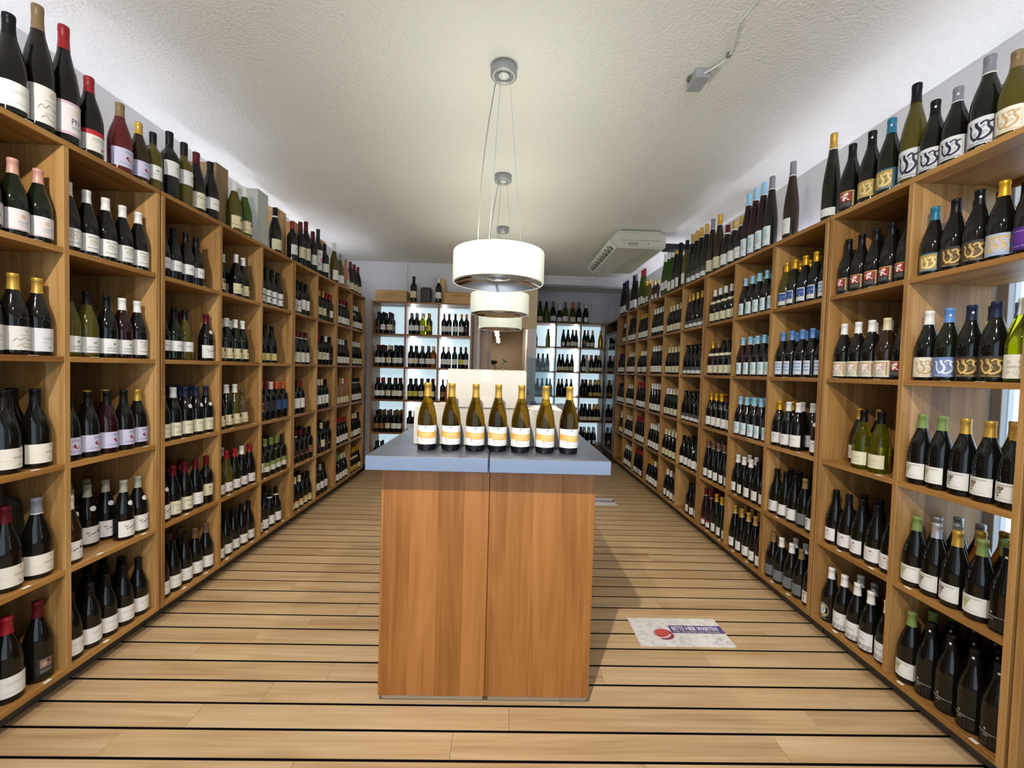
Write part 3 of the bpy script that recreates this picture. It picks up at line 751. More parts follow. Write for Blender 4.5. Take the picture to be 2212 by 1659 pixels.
def build_parts(style):
    """(body, capsule, label, lettering) meshes of a bottle style, shared by all its copies."""
    if style in BM:
        return BM[style]
    sh, gl, cp, de, *ex = style.split()
    ex = ex[0] if ex else ''
    name, prof, c0 = SHAPES[sh]
    b = MB()
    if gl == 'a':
        cut = [q for q in prof if q[1] < 0.02] + [(rad(sh, 0.027), 0.027)]  # black foot band: dark reflection of the countertop painted into the glass colour
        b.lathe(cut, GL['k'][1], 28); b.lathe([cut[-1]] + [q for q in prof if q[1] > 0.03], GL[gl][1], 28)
    else:
        b.lathe(prof, GL[gl][1], 22)
    body = b.mesh(name)
    cap = None
    if cp != '-':
        c = MB(); pr = [(rad(sh, c0) + 0.0005, c0)] + [(r + 0.0007, z) for r, z in prof if z > c0 + 0.002 and r > 0]
        pr.append((0, pr[-1][1] + 0.0006))
        c.lathe(pr, capmat(cp), 18)
        if cp in 'wcls' or sh == 'f':
            rr = rad(sh, c0 + 0.003)
            c.lathe([(rr + 0.0014, c0), (rr + 0.0018, c0 + 0.002), (rr + 0.0014, c0 + 0.004)], mat('d8d4cc', 0.4), 18)
        cap = c.mesh('capsule')
    words, colr, w, h, z0, el = DES[de]
    lab = None
    if colr:
        l = MB(); n = 12; m = 3
        vs = [(-w / 2 + w * i / n, h * j / m) for i in range(n + 1) for j in range(m + 1)]
        fs = [(i * (m + 1) + j, (i + 1) * (m + 1) + j, (i + 1) * (m + 1) + j + 1, i * (m + 1) + j + 1) for i in range(n) for j in range(m)]
        l.add(on_bottle(sh, vs, z0, 0.0006), fs, mat(colr, 0.6), True)
        lab = l.mesh('label')
    t = MB()
    for q, (vs, fs, c) in enumerate(print_geo(el)):
        t.add(on_bottle(sh, vs, z0, 0.0010 + 0.00005 * min(q, 12)), fs, mat(c, 0.6))
    nk = MB()
    for k in ex:
        for vs, fs, c in print_geo(EXTRA[k]):
            nk.add(on_bottle(sh, vs, 0.0, 0.0016), fs, mat(c, 0.5))
    nk = nk.mesh('neck_label') if nk.v else None
    let = t.mesh('lettering') if t.v else None
    # one light mesh for the far copies
    f = MB(); f.lathe(prof[1:-1] + [(0, prof[-1][1])], GL[gl][1], 12)
    if cp != '-':
        pr = [(rad(sh, c0) + 0.0012, c0)] + [(r + 0.0012, z) for r, z in prof if z > c0 + 0.002 and r > 0]
        pr.append((0, pr[-1][1] + 0.0008))
        f.lathe(pr, capmat(cp), 10)
    if colr:
        n = 6
        vs = [(-w / 2 + w * i / n, h * j) for i in range(n + 1) for j in range(2)]
        f.add(on_bottle(sh, vs, z0, 0.0012), [(2 * i, 2 * i + 2, 2 * i + 3, 2 * i + 1) for i in range(n)], mat(colr, 0.6), True)
    for q, e in enumerate(el):
        if e[0] in 'reg':
            for vs, fs, c in print_geo([e], 0.02):
                f.add(on_bottle(sh, vs, z0, 0.0020 + 0.0001 * min(q, 12)), fs, mat(c, 0.6))
    for k in ex:
        for vs, fs, c in print_geo(EXTRA[k], 0.015):
            f.add(on_bottle(sh, vs, 0.0, 0.0022), fs, mat(c, 0.5))
    BM[style] = (name, body, cap, lab, let, f, nk)
    return BM[style]


PLACED = []


def put(style, x, y, z, rot, scale, where, group, rank=0, hs=None):
    PLACED.append(dict(style=style, p=(x, y, z), rot=rot, s=scale, hs=hs, where=where, group=group, rank=rank))


def slots(spec):
    out = []
    for t in spec.split(','):
        t = t.strip()
        n = 1
        if '*' in t:
            a, t = t.split('*'); n = int(a)
        out += [None if t == '_' else t] * n
    return out


LBN = {}
k = -1
for u in WU:
    if u[0] == 'L':
        for c in range(u[4]):
            LBN[('L', u[1], c)] = k; k += 1
RBN = {}
k = 0
for u in WU:
    if u[0] == 'R' and u[1] > 0:
        for c in range(u[4]):
            RBN[('R', u[1], c)] = k; k += 1
RBN[('R', 0, 0)] = 11
ROWN = {1: 'top shelf', 2: 'second shelf', 3: 'third shelf', 4: 'fourth shelf', 5: 'bottom shelf'}


def bay(side, u, c, r, spec, depth=2, back=None, jit=0.004, scale=1.0, dx=0.0):
    """Fill one bay; SPEC lists the front row as seen from the aisle, left to right."""
    face, s, ya, bw, z = BAYS[(side, u, c, r)]
    bn = (LBN if side == 'L' else RBN)[(side, u, c)]
    wall = 'left' if side == 'L' else 'right'
    for j in range(depth):
        sl = slots(back) if (j and back) else slots(spec)
        n = len(sl)
        for i, st in enumerate(sl):
            if not st:
                continue
            f = (i + 0.5) / n
            y = ya + bw * (f if side == 'L' else 1 - f)
            R = SHAPES[st[0]][1][5][0] * scale
            x = face + s * (0.014 + dx + R + j * (2 * R + 0.006) + random.uniform(-0.002, jit))
            y = min(max(y + random.uniform(-0.003, 0.003), ya + R + 0.002), ya + bw - R - 0.002)
            rot = (-0.26 if side == 'L' else PI + (0.5 if (u, c) == (1, 0) and r < 3 else 0.14)) + random.uniform(-0.14, 0.14)
            pos = ORD[i] + (' in front row' if j == 0 else ' in row behind' if j == 1 else ' in hindmost row')
            put(st, x, y, z, rot, scale, pos + ', ' + ROWN[r] + ', ' + (ORD[bn] + ' ' + wall + '-wall bay' if bn < 11 else 'edge bay'), wall + ' wall ' + ROWN[r] + ' bottles', j)


# ---- left wall
bay('L', 0, 1, 1, '_,b g d pnb,b g p pn,b g p pnb,b g p pnb', 1)
bay('L', 0, 1, 2, '_,_,b k g dom,b k g script,b k g dom', 1, scale=1.06)
bay('L', 0, 1, 3, '_,b k k cream2,b k k cream2,b k k cream2', 2, scale=1.08)
bay('L', 0, 1, 4, '_,b k k cream2,b k d cream2,b k s cream2', 1, scale=1.10)
bay('L', 0, 1, 5, '_,b k d plain,b k R plain,b k d pict', 2, back='_,b k d plain,b k d plain,_', scale=1.10)
bay('L', 0, 2, 1, '5*b k w salwey', 2, back='_,b k w salwey,_,b k w salwey,_')
bay('L', 0, 2, 2, 'b o k pigeon,b o k pigeon,b k k pigeon,b r w pigeon,b k w salwey', 2, back='b o k pigeon,b k w pigeon,b k w salwey,_,_')
bay('L', 0, 2, 3, 'b k k lav,b k k lav,b r k lav,b k k lav,b k g lav', 2, back='b p k lav,b k k lav,b k g lav,b k g lav,_')
bay('L', 0, 2, 4, 'b n w beau,_,_,b k G beau m,b k G beau m', 3, back='b y G beau,b k G beau m,b k G beau m,b k G beau m,_')
bay('L', 0, 2, 5, 'b k k plain,b k k plain,b k k plain,b k k plain,b k k plain', 3)
bay('L', 1, 0, 1, 'b k k mid,b k k mid,b k k mid,b k k mid,_', 2, back='b k k mid,b k k mid,_,_,_')
bay('L', 1, 0, 2, 'b k k mid,b g k mid,b o k mid,_,b k d beau m', 2, back='b k k mid,b k d mid,_,b k d beau m,_')
bay('L', 1, 0, 3, 'b g w mann,b k w mann,b k n mann m,b k n mann m,b k n mann m', 3, back='5*b k n mann')
bay('L', 1, 0, 4, 'b k d beau m,b k d mann,b k d mann,b k d plain,o k d bxc', 3, back='4*b k d mann,_')
bay('L', 1, 0, 5, 'b r k plain,b k k plain,b k k plain,b k u plain,b k u plain', 3, back='4*b k u plain,_')
bay('L', 1, 1, 1, 'b k w sq,_,b k w sq,b k w sq,_', 2, back='b k w sq,b k w sq,b k w sq,_,_')
bay('L', 1, 1, 2, 'b g w sq,b g w sq,b g w sq,b g w sq,_', 2)
bay('L', 1, 1, 3, 'b k w sq,b g w sq,b o w sq,s m - sq,_', 2, back='b g w sq,b g w sq,_,_,_')
bay('L', 1, 1, 4, 'b y w wai,b o R wai,b g R wai,b k w wai,b k R wai', 2, back='b k d wai,b g R wai,b g w wai,_,_')
bay('L', 1, 1, 5, 'b k k A,b g k A,b k k A,b k k A,b k k A', 2, back='b k k A,b k k A,b k k A,_,_')
bay('L', 1, 2, 1, 'b k k dbl,b k k dbl q,b k k dbl q,b k k dbl q,_', 2, back='b k k dbl,_,b k k dbl,_,_')
bay('L', 1, 2, 2, 'b k k goldsq,b k k goldsq,b k k goldsq,_,_', 2)
bay('L', 1, 2, 3, 'o k w bxo,o k d bxk,o k w bxk,o k o bxn,o k o bxn', 2)
bay('L', 1, 2, 4, 'o k d bx,o g e bxg,o g e bxg,o g e bxg,o k D bxg', 2, back='o g D bx,o g e bxg,o k D bxg,o g D bxg,_')
bay('L', 1, 2, 5, 'o k d bird,o k k bird,b k k plain n,b k k plain n,_', 2)
bay('L', 2, 0, 1, 'o k k dbl,o k k dbl,o k k tall,o k k tall,_', 2)
bay('L', 2, 0, 2, '4*b k d big n,_', 2)
bay('L', 2, 0, 3, 'o k d tall,o k k tall,o k R tall,_,_', 2)
bay('L', 2, 0, 4, 'o k d bxd n,o k d bxd n,o k d bxd,o k k bxd,o k k bxm', 2)
bay('L', 2, 0, 5, 'b k c orcr,b k c orcr,b k c orcr,b k k orcr,b k k orcr', 2)
bay('L', 2, 1, 1, 'o k w bx,o k g bxc,o k g bxc,o k R bxd,o k R bx', 2)
bay('L', 2, 1, 2, 'o k w tall,o k R bxc,o k k bxc,o k w bx,o k k bxd', 2)
bay('L', 2, 1, 3, 'o k R tall,o k w tall,o k c tall,o k k tall,_', 2)
bay('L', 2, 1, 4, 'o k k bxd,o k k bxd,o k c bxc,o k k bxd,o k k bxd', 2)
bay('L', 2, 1, 5, 'o k n bx,o k n bx,b k G bx,b k k bx,_', 2)
bay('L', 3, 0, 1, 'b k k plain,b k R plain n,b k R plain n,b k R plain n,b k k plain', 2)
bay('L', 3, 0, 2, '4*b k w plain,b k k plain', 2)
bay('L', 3, 0, 3, 'b x w cl,b x o cl,o x g cl,b x w cl,b x o cl', 1)
bay('L', 3, 0, 4, '5*b k R plain t', 2)
bay('L', 3, 0, 5, 'b k c plain t,b k e plain t,b k e plain,b k c plain t,b k c plain', 2)
bay('L', 3, 1, 1, 'b k y cl z,b k y cl z,b k w plain,b k w plain,b k t plain', 2)
bay('L', 3, 1, 2, '5*b k w cl', 2)
bay('L', 3, 1, 3, '5*b k k plain n', 2)
bay('L', 3, 1, 4, 'b k c cl,b k c cl,b k c plain,b k c plain,b k k plain', 2)
bay('L', 3, 1, 5, 'b k w plain t,b k y yel z,b k y yel z,b k y yel z,b k y cl', 2)

# ---- right wall (nearest bay first)
bay('R', 1, 0, 1, 'b k T g_blu,b k k g_blk,b k k g_blk q,b k y g_org,b k y g_pur', 2, back='_,b k k g_blk,b k k g_blk,b h k g_blk,b k k g_blk')
bay('R', 1, 0, 2, 'b k w g_tan,b g b g_lil q,b k n g_blk q,b k n g_blk,b y w g_ii', 2, back='_,b g n g_blk,b y n g_blk,b y b g_lil,b y w g_tan', scale=1.02)
bay('R', 1, 0, 3, 'b k e grape,b k e grape,b k g grapeb,b k g grapeb,b k g grapeb', 2, back='_,_,_,b k g grapeb,b k g grapeb', scale=1.04)
bay('R', 1, 0, 4, 'b k e grape,b k S grapeb,b k g grapeb,b k e grape,b k k R q', 3, back='b k S grape,b k S grape,b h g grapeb,b k e grape,b k k R q', scale=1.04)
bay('R', 1, 0, 5, 'b k e grape,b k k R q,b k k R q,b k k R q,b k k R q', 3, scale=1.06)
bay('R', 1, 1, 1, '5*b k k red', 2, back='_,b k k red,b k k red,b k k red,b k k red')
bay('R', 1, 1, 2, 'b k w crpic,b k w crpic,b k w crpic,b n c crpic,b k k red', 2, back='_,b k w crpic,b k w crpic,b k w crpic,b y c crpic')
for st, x, y, w_ in (('b k g plain', 1.935, 2.235, 'first in row behind'), ('b k g plain', 2.01, 2.20, 'second in row behind'), ('b y k cl', 1.838, 2.10, 'first in front row'), ('b y k cl', 1.848, 2.012, 'second in front row')):
    put(st, x, y, ROWZ[3], PI + 0.1, 1.0, w_ + ', third shelf, second right-wall bay', 'right wall third shelf bottles', 0)
bay('R', 1, 1, 4, 'b k k emb,b k k emb,b k k emb,b k k emb,b k k emb', 2, back='_,b k k emb,b k k emb,b y k emb,b y k emb')
bay('R', 1, 1, 5, 'b k w oval,b k w orn q,b k w orn q,b k w orn q,b k w orn q', 2, back='_,b k w orn q,b k S orn q,b k S orn,b k S orn')
bay('R', 2, 0, 1, 'b o y bdk,b g y bdk,b k y bdk,b k y bdk,b k y bst', 2)
bay('R', 2, 0, 2, '5*b k b bst', 3)
bay('R', 2, 0, 3, 'b k y emb,b k w emb,b k w plain,_,f n g emb m', 2, back='b k y emb,b k w emb,b k w plain,b k w plain,b g w emb')
bay('R', 2, 0, 4, 'b k k zz,b k k zz,b k k zz,b k t gz,b k t zz', 2, back='b k k zz,b k k zz,b k k zz,b k k zz,b k t zz')
bay('R', 2, 0, 5, 'b k t gz,b k w gz,b k w gz,b k t gz,b k w zz', 2, back='_,b k w gz,b k w gz,b k s gz,_')
bay('R', 2, 1, 1, '5*b k l ltb', 2)
bay('R', 2, 1, 2, 'b r l ltb,b r l ltb,b k l ltb,b k l ltb,b k l ltb', 2)
bay('R', 2, 1, 3, '5*b k l ltb', 3)
bay('R', 2, 1, 4, 'b k w slim,b k w slim,b k w slim,b k k slim,b k k slim', 2, back='b k w slim,b k w slim,b k k slim,b k w slim,b k w slim')
bay('R', 2, 1, 5, 'f k g slim,f k g slim,f k g emb,f k g slim,f k g slim', 2)
bay('R', 2, 2, 1, '5*b k w cl z', 2)
bay('R', 2, 2, 2, 'b r y cl z,b r t cl z,b k k cl z,b k k cl z,b k k cl z', 2)
bay('R', 2, 2, 3, 'b k y plain t,b k y plain t,b k y plain t,b k d plain t,b k d plain t', 2)
bay('R', 2, 2, 4, '4*f k u slim,f k n slim', 2)
bay('R', 2, 2, 5, 'f r d rw,f r d rw,f g y slim,f g y slim,f g y slim', 2)
bay('R', 3, 0, 1, '5*f k g grey2', 2)
bay('R', 3, 0, 2, '5*b k k grey2 q', 2)
bay('R', 3, 0, 3, '4*b k k grey2 q,b k t grey2', 2)
bay('R', 3, 0, 4, '3*b k k plain,b k k plain m,b k k plain', 2)
bay('R', 3, 0, 5, '_,_,b k k slim,b k k slim,b k k slim', 1)
bay('R', 3, 1, 1, '5*b k c cl', 2)
bay('R', 3, 1, 2, '5*b k c cl', 2)
bay('R', 3, 1, 3, 'b g w cl,b g w cl,b g c cl,b g c cl,b g c cl', 2)
bay('R', 3, 1, 4, '3*b k c cl,2*b k w cl', 2)
bay('R', 3, 1, 5, '_,b k w slim,b k w slim,b k t slim,b k t slim', 1)
bay('R', 3, 2, 1, '4*f g w mid,_', 2)
bay('R', 3, 2, 2, '3*f k w plain,2*f k c plain', 2)
bay('R', 3, 2, 3, '5*f k w plain', 2)
bay('R', 3, 2, 4, '5*b k w plain', 2)
bay('R', 3, 2, 5, 'b k y plain,b k y plain,b k w plain,b k y plain,b k y plain', 2)
bay('R', 4, 0, 1, '5*f k g plain', 2)
bay('R', 4, 0, 2, 'b k y slim,4*b k w slim', 2)
bay('R', 4, 0, 3, '5*f k R plain', 2)
bay('R', 4, 0, 4, '5*f k R plain', 2)
bay('R', 4, 0, 5, '5*f k R slim', 2)
bay('R', 4, 1, 1, '5*f k k plain', 2)
bay('R', 4, 1, 2, '5*b k c plain', 2)
bay('R', 4, 1, 3, '5*b k c plain', 2)
bay('R', 4, 1, 4, '5*b k c plain', 2)
bay('R', 4, 1, 5, '4*b k w plain,b k c plain', 1)
bay('R', 4, 2, 1, '_,_,b k w cl,b k w cl,_', 1)
bay('R', 4, 2, 2, '5*b k n slim', 2)
bay('R', 4, 2, 3, '4*b k k slim,b k g slim', 2)
bay('R', 4, 2, 4, '_,_,c k w cl,c k g cl,_', 1)
bay('R', 0, 0, 5, '3*b k k plain', 1)


# ---- tops of the wall units: (style, y, height)
def top_row(side, items):
    n = 0
    for st, y, h, *rest in items:
        face, s = (XL, -1) if side == 'L' else (XR, 1)
        hn = SHAPES[st[0]][1][-1][1]
        sc = h / hn
        rs = min(sc, 1.16)
        R = SHAPES[st[0]][1][5][0] * rs
        dx = rest[0] if rest else 0.0
        near = 'large ' if sc > 1.15 else ''
        put(st, face + s * (0.012 + R + dx), y, ZB[5] + TH / 2, (-0.28 if side == 'L' else PI + (0.4 if y < 2.3 else 0.15)) + random.uniform(-0.1, 0.1), rs,
            ('%s from the camera%s, on top of %s-wall shelves' % (ORDX(n), '', 'left' if side == 'L' else 'right')), 'bottles on top of the %s wall shelves' % ('left' if side == 'L' else 'right'), 0, sc)
        n += 1


def ORDX(n):
    if n < 12:
        return ORD[n]
    return ['thirteenth', 'fourteenth', 'fifteenth', 'sixteenth', 'seventeenth', 'eighteenth', 'nineteenth', 'twentieth'][n - 12] if n < 20 else 'twenty-' + ['first', 'second', 'third', 'fourth', 'fifth', 'sixth', 'seventh', 'eighth', 'ninth'][n - 20] if n < 29 else 'thirtieth' if n == 29 else 'thirty-' + ORD[n - 30]


top_row('L', [('b k k plain', 1.669, 0.385), ('b k t script', 1.768, 0.50), ('b k R pn', 1.868, 0.50), ('b k R dux', 1.976, 0.361), ('b p t lav', 2.055, 0.29, 0.11),
              ('b p t lav', 2.128, 0.339), ('b n g lav', 2.228, 0.306), ('o o k bx', 2.310, 0.302), ('o k k hi', 2.427, 0.369), ('o k k bx', 2.45, 0.30, 0.13), ('o o k hi', 2.534, 0.366),
              ('b k d mann', 2.638, 0.364), ('b k k mid', 2.760, 0.366), ('b o w sq', 3.000, 0.352), ('b v w sq', 3.116, 0.360), ('b k k cl n', 3.522, 0.367), ('o k R bx', 3.794, 0.357),
              ('o k d bxc', 3.940, 0.400), ('o k d bxc', 4.048, 0.440), ('o k d bx', 4.190, 0.395), ('o k D art', 4.305, 0.455), ('o k k bx', 4.46, 0.353), ('b o w plain', 4.72, 0.440), ('b o s plain', 4.88, 0.367),
              ('b x t oval', 5.05, 0.345), ('b k d cl', 5.207, 0.361), ('b k d cl', 5.334, 0.361), ('b k d cl', 5.470, 0.361)])
top_row('R', [('b o t g_tan', 1.539, 0.313), ('b g s g_wht', 1.632, 0.363), ('b k s g_wht', 1.70, 0.30, 0.13), ('b k s g_wht q', 1.739, 0.314), ('b k k g_wht q', 1.831, 0.319), ('b o k g_wht', 1.925, 0.452), ('b g T g_blu q', 2.043, 0.366),
              ('b k k g_gold q', 2.151, 0.366), ('b k k red', 2.272, 0.365), ('f g g low', 2.405, 0.494), ('f n s slim', 2.742, 0.500), ('f g s ltb', 2.955, 0.503), ('f r l ltb', 3.048, 0.502), ('f r l ltb', 3.142, 0.501), ('f r l ltb', 3.235, 0.499),
              ('b k g plain n', 3.326, 0.360), ('b k g plain n', 3.424, 0.358), ('b k d plain n', 3.537, 0.365), ('f n y cl', 3.665, 0.500), ('f n s cl', 3.790, 0.504), ('f k g grey2', 3.900, 0.498), ('f k g grey2', 4.000, 0.498), ('f k g grey2', 4.097, 0.498), ('f k g grey2', 4.192, 0.498),
              ('b o k slim', 4.325, 0.480), ('f k k slim', 4.475, 0.500), ('f k y slim', 4.585, 0.499), ('f v w slim', 4.690, 0.494), ('f v w mid', 4.787, 0.500), ('f v w mid', 4.889, 0.492),
              ('o n g slim', 5.085, 0.245), ('o n g slim', 5.190, 0.245), ('b o g slim', 5.405, 0.315), ('b o g slim', 5.520, 0.318), ('f v R slim', 5.615, 0.500), ('f v R slim', 5.712, 0.499), ('f k s plain', 5.960, 0.505), ('f k k plain', 6.070, 0.507), ('f k n slim', 6.390, 0.505), ('f k n slim', 6.495, 0.505), ('f k n slim', 6.600, 0.507)])


# ---- back units: red wine (LB) and sparkling wine (RB), labels face the camera
def back_bay(key, c, r, spec, depth, scale=1.0):
    xa, yf, bw, z = BAYS[(key, 0, c, r)]
    nm = 'red-wine' if key == 'LB' else 'sparkling-wine'
    for j in range(depth):
        sl = slots(spec)
        for i, st in enumerate(sl):
            if not st:
                continue
            R = SHAPES[st[0]][1][5][0]
            x = xa + bw * (i + 0.5) / len(sl)
            x = min(max(x, xa + R + 0.022), xa + bw - R - 0.022)
            put(st, x, yf + 0.012 + R + j * (2 * R + 0.006), z, -PI / 2 + random.uniform(-0.12, 0.12), scale,
                ORD[i] + (' in front row' if j == 0 else ' in row behind' if j == 1 else ' in third row') + ', ' + ROWN[r] + ', ' + ORD[c] + ' ' + nm + ' bay', 'backlit ' + nm + ' bottles', j)


back_bay('LB', 0, 1, 'o k k bxd,o k k bx,o k d bxc,_,_', 3)
back_bay('LB', 1, 1, 'o k s bx,o k s bx,o y w bx,o o y bxy,_', 2)
back_bay('LB', 2, 1, 'o k s bx,o k n bx,o k d bx,o k y bx,o k o bxd', 1)
back_bay('LB', 0, 2, 'o k d bx,o k d bx,o k c bxc,o k n bx,o k n bx', 3)
back_bay('LB', 1, 2, 'o k k bx,o k k bxc,o k s bx,o k u bx,o h w bx', 2)
back_bay('LB', 2, 2, 'o k t bx,o k w bx,o k d bx,o k d bxy,o k d bx', 1)
back_bay('LB', 0, 3, 'o k d bx,o k R bx,o k d bxc,o k d bxc,o k d bx', 2)
back_bay('LB', 1, 3, 'o k k bxy,o k D bxy,o k d bxc,o k d bxc,o k d bxc', 2)
back_bay('LB', 2, 3, 'o k d bxm,o h y bxm,o k k bx,o k k bx,o k d bx', 1)
back_bay('LB', 0, 4, 'o k k bxm,o k u bxm,o k u bxc,o k t bx,o k t bx', 3)
back_bay('LB', 1, 4, 'o k k bx,o k k bx,o k k bx,o k k bx,o k k bx', 2)
back_bay('LB', 0, 5, 'o k k bx,o k k bx,_,o k k bx,o k k bx', 2)
back_bay('RB', 0, 1, 'c g k cl,_,_,c o d none,_', 1)
back_bay('RB', 1, 1, '_,c k k slim,c k k slim,c g D plain,c k d cl', 1)
back_bay('RB', 2, 1, 'c k d bxm,c k p cl,c k p cl,_,c G g none', 1)
back_bay('RB', 0, 2, 'c k k rw,c k d rw,c k k rw,c k k plain,_', 1)
back_bay('RB', 1, 2, 'c k k cl,c k k cl,c k s cl,c k s cl,_', 1)
back_bay('RB', 2, 2, 'c k k plain,c W w none,c k o cl,c k k cl,c k g cl', 2)
back_bay('RB', 0, 3, 'c k n plain,c k n slim,c k n plain,c k n plain,c k n slim', 1)
back_bay('RB', 1, 3, 'c k t none,c k t none,c k t none,c k u none,_', 1)
back_bay('RB', 2, 3, 'c k d none,c k d none,c k g yel,c k g yel,c k g yel', 2)
back_bay('RB', 0, 4, '_,_,c k k cl,c k k cl,_', 1)
back_bay('RB', 1, 4, '_,c k k slim,c k k slim,c k k slim,c k k slim', 1)
back_bay('RB', 2, 4, 'c k k cl,c k k cl,c k t cl,c k g cl,c k g cl', 2)
back_bay('RB', 2, 5, 'c k d cl,c k S slim,c k S slim,c k S slim,_', 2)
for i, (st, x, h) in enumerate((('c v k cl', 0.642, 0.39), ('c v k none', 0.759, 0.39), ('c g t plain', 0.884, 0.395), ('c g w plain', 1.004, 0.33), ('c v t plain', 1.108, 0.392), ('c o o cl', 1.247, 0.395), ('c k t slim', 1.361, 0.384), ('c k w slim', 1.490, 0.397))):
    put(st, x, 7.80, ZB[5] + TH / 2, -PI / 2, h / 0.320, ORD[i] + ' on top of the sparkling-wine shelves', 'bottles on top of the sparkling wine shelves', 0)
put('o k k bxc', -1.277, 5.90, ZB[5] + TH / 2, -PI / 2, 1.20, 'on top of red-wine shelves beside black case', 'bottles on top of the red wine shelves', 0)
put('o k w bx', -0.930, 5.885, ZB[5] + TH / 2, -PI / 2, 1.15, 'on top of red-wine shelves before upright crate', 'bottles on top of the red wine shelves', 0)

# ---- seven bottles lined up on the counter
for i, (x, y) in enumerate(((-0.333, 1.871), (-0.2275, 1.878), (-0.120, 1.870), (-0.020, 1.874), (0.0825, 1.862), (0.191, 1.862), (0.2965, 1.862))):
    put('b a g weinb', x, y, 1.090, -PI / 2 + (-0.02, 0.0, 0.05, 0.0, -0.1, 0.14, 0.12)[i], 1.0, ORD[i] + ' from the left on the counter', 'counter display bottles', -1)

# ---- make the bottles: the largest 295 of each bottle shape as objects, the rest as one stuff mesh
GLW = lambda st: GL[st.split()[1]][0]
by_kind = {}
for d in PLACED:
    pr = project((d['p'][0], d['p'][1], d['p'][2] + 0.15))
    if pr is None or not (-160 < pr[0] < 2372 and -260 < pr[1] < 1900):
        continue
    d['px'] = F_PX * 0.3 * d['s'] / pr[2]
    d['score'] = d['px'] * (0.55 ** max(d['rank'], 0))
    by_kind.setdefault(d['style'][0], []).append(d)
rest = []
for kk, lst in by_kind.items():
    lst.sort(key=lambda d: -d['score'])
    rest += lst[295:]
    for d in lst[:295]:
        name, body, cap, lab, let, far, nk = build_parts(d['style'])
        sh, gl, cp, de = d['style'].split()[:4]
        detail = d['px'] > 72 and not (d['rank'] > 1 and d['px'] < 110)
        if detail:
            o = bpy.data.objects.new(name, body)
        else:
            if isinstance(far, MB):
                fm = far.mesh(name)
                BM[d['style']] = (name, body, cap, lab, let, [far, fm], nk)
            else:
                fm = far[1]
            o = bpy.data.objects.new(name, fm)
        o.location = d['p']; o.rotation_euler = (0, 0, d['rot']); o.scale = (d['s'], d['s'], d['hs'] or d['s'])
        COL.objects.link(o)
        capw = (CAPS[cp][0] + '-capped ') if cp != '-' else 'corked '
        lw = DES[de][0]
        full = capw + GLW(d['style']) + ' bottle, ' + (lw + ' label' if DES[de][1] else lw) + ', ' + d['where']
        if len(full.replace(',', ' ').split()) > 16:
            full = capw + 'bottle, ' + (lw + ' label' if DES[de][1] else lw) + ', ' + d['where']
        if len(full.replace(',', ' ').split()) > 16:
            full = capw + 'bottle, ' + d['where']
        tag(o, full, 'bottle', d['group'])
        if detail:
            if cap:
                link(bpy.data.objects.new('capsule', cap), o)
            l = None
            if lab:
                l = link(bpy.data.objects.new('label', lab), o)
            if let:
                link(bpy.data.objects.new('lettering', let), l or o)
            if nk:
                link(bpy.data.objects.new('neck_label', nk), o)
if rest:
    b = MB()
    for d in rest:
        far = build_parts(d['style'])[5]
        far = far if isinstance(far, MB) else far[0]
        c, s_ = math.cos(d['rot']) * d['s'], math.sin(d['rot']) * d['s']
        px, py, pz = d['p']
        off = len(b.v)
        b.v += [(px + x * c - y * s_, py + x * s_ + y * c, pz + z * (d['hs'] or d['s'])) for x, y, z in far.v]
        mp = [b.slot(m) for m in far.mats]
        b.f += [tuple(i + off for i in f) for f in far.f]
        b.m += [mp[i] for i in far.m]
        b.sm += far.sm
    o = b.obj('bottle_stock')
    tag(o, 'small dark wine bottles standing behind the front rows and far down the walls', 'bottle', 'stocked bottles', 'stuff')

# ------------------------------------------------------------------ light strips on top of the shelving
M_STRIP = mat('ffffff', 0.5, emit=STRIP, ecol='e2eaff')
for k, (side, y0, y1, nm) in enumerate((('L', 0.88, 2.28, 'left wall, first unit from camera'), ('L', 2.32, 3.70, 'left wall, second unit from camera'), ('L', 3.74, 5.60, 'left wall, far units'),
                                        ('R', 0.94, 2.31, 'right wall, first unit from camera'), ('R', 2.35, 3.74, 'right wall, second unit from camera'), ('R', 3.78, 5.20, 'right wall, third unit from camera'), ('R', 5.24, 6.66, 'right wall, farthest unit'))):
    x = XWL + 0.05 if side == 'L' else XWR - 0.05
    t = thing('light_strip', 'white light strip behind bottles on shelf top, ' + nm, 'light', (x, (y0 + y1) / 2, ZB[5] + TH / 2), 'light strips on the shelf tops')
    box('channel', x - 0.02, x + 0.02, y0, y1, ZB[5] + TH / 2, ZB[5] + TH / 2 + 0.02, M_STEEL, t, 0.001, t.location)
    box('diffuser', x - 0.012, x + 0.012, y0 + 0.01, y1 - 0.01, ZB[5] + TH / 2 + 0.02, ZB[5] + TH / 2 + 0.024, M_STRIP, t, 0, t.location)

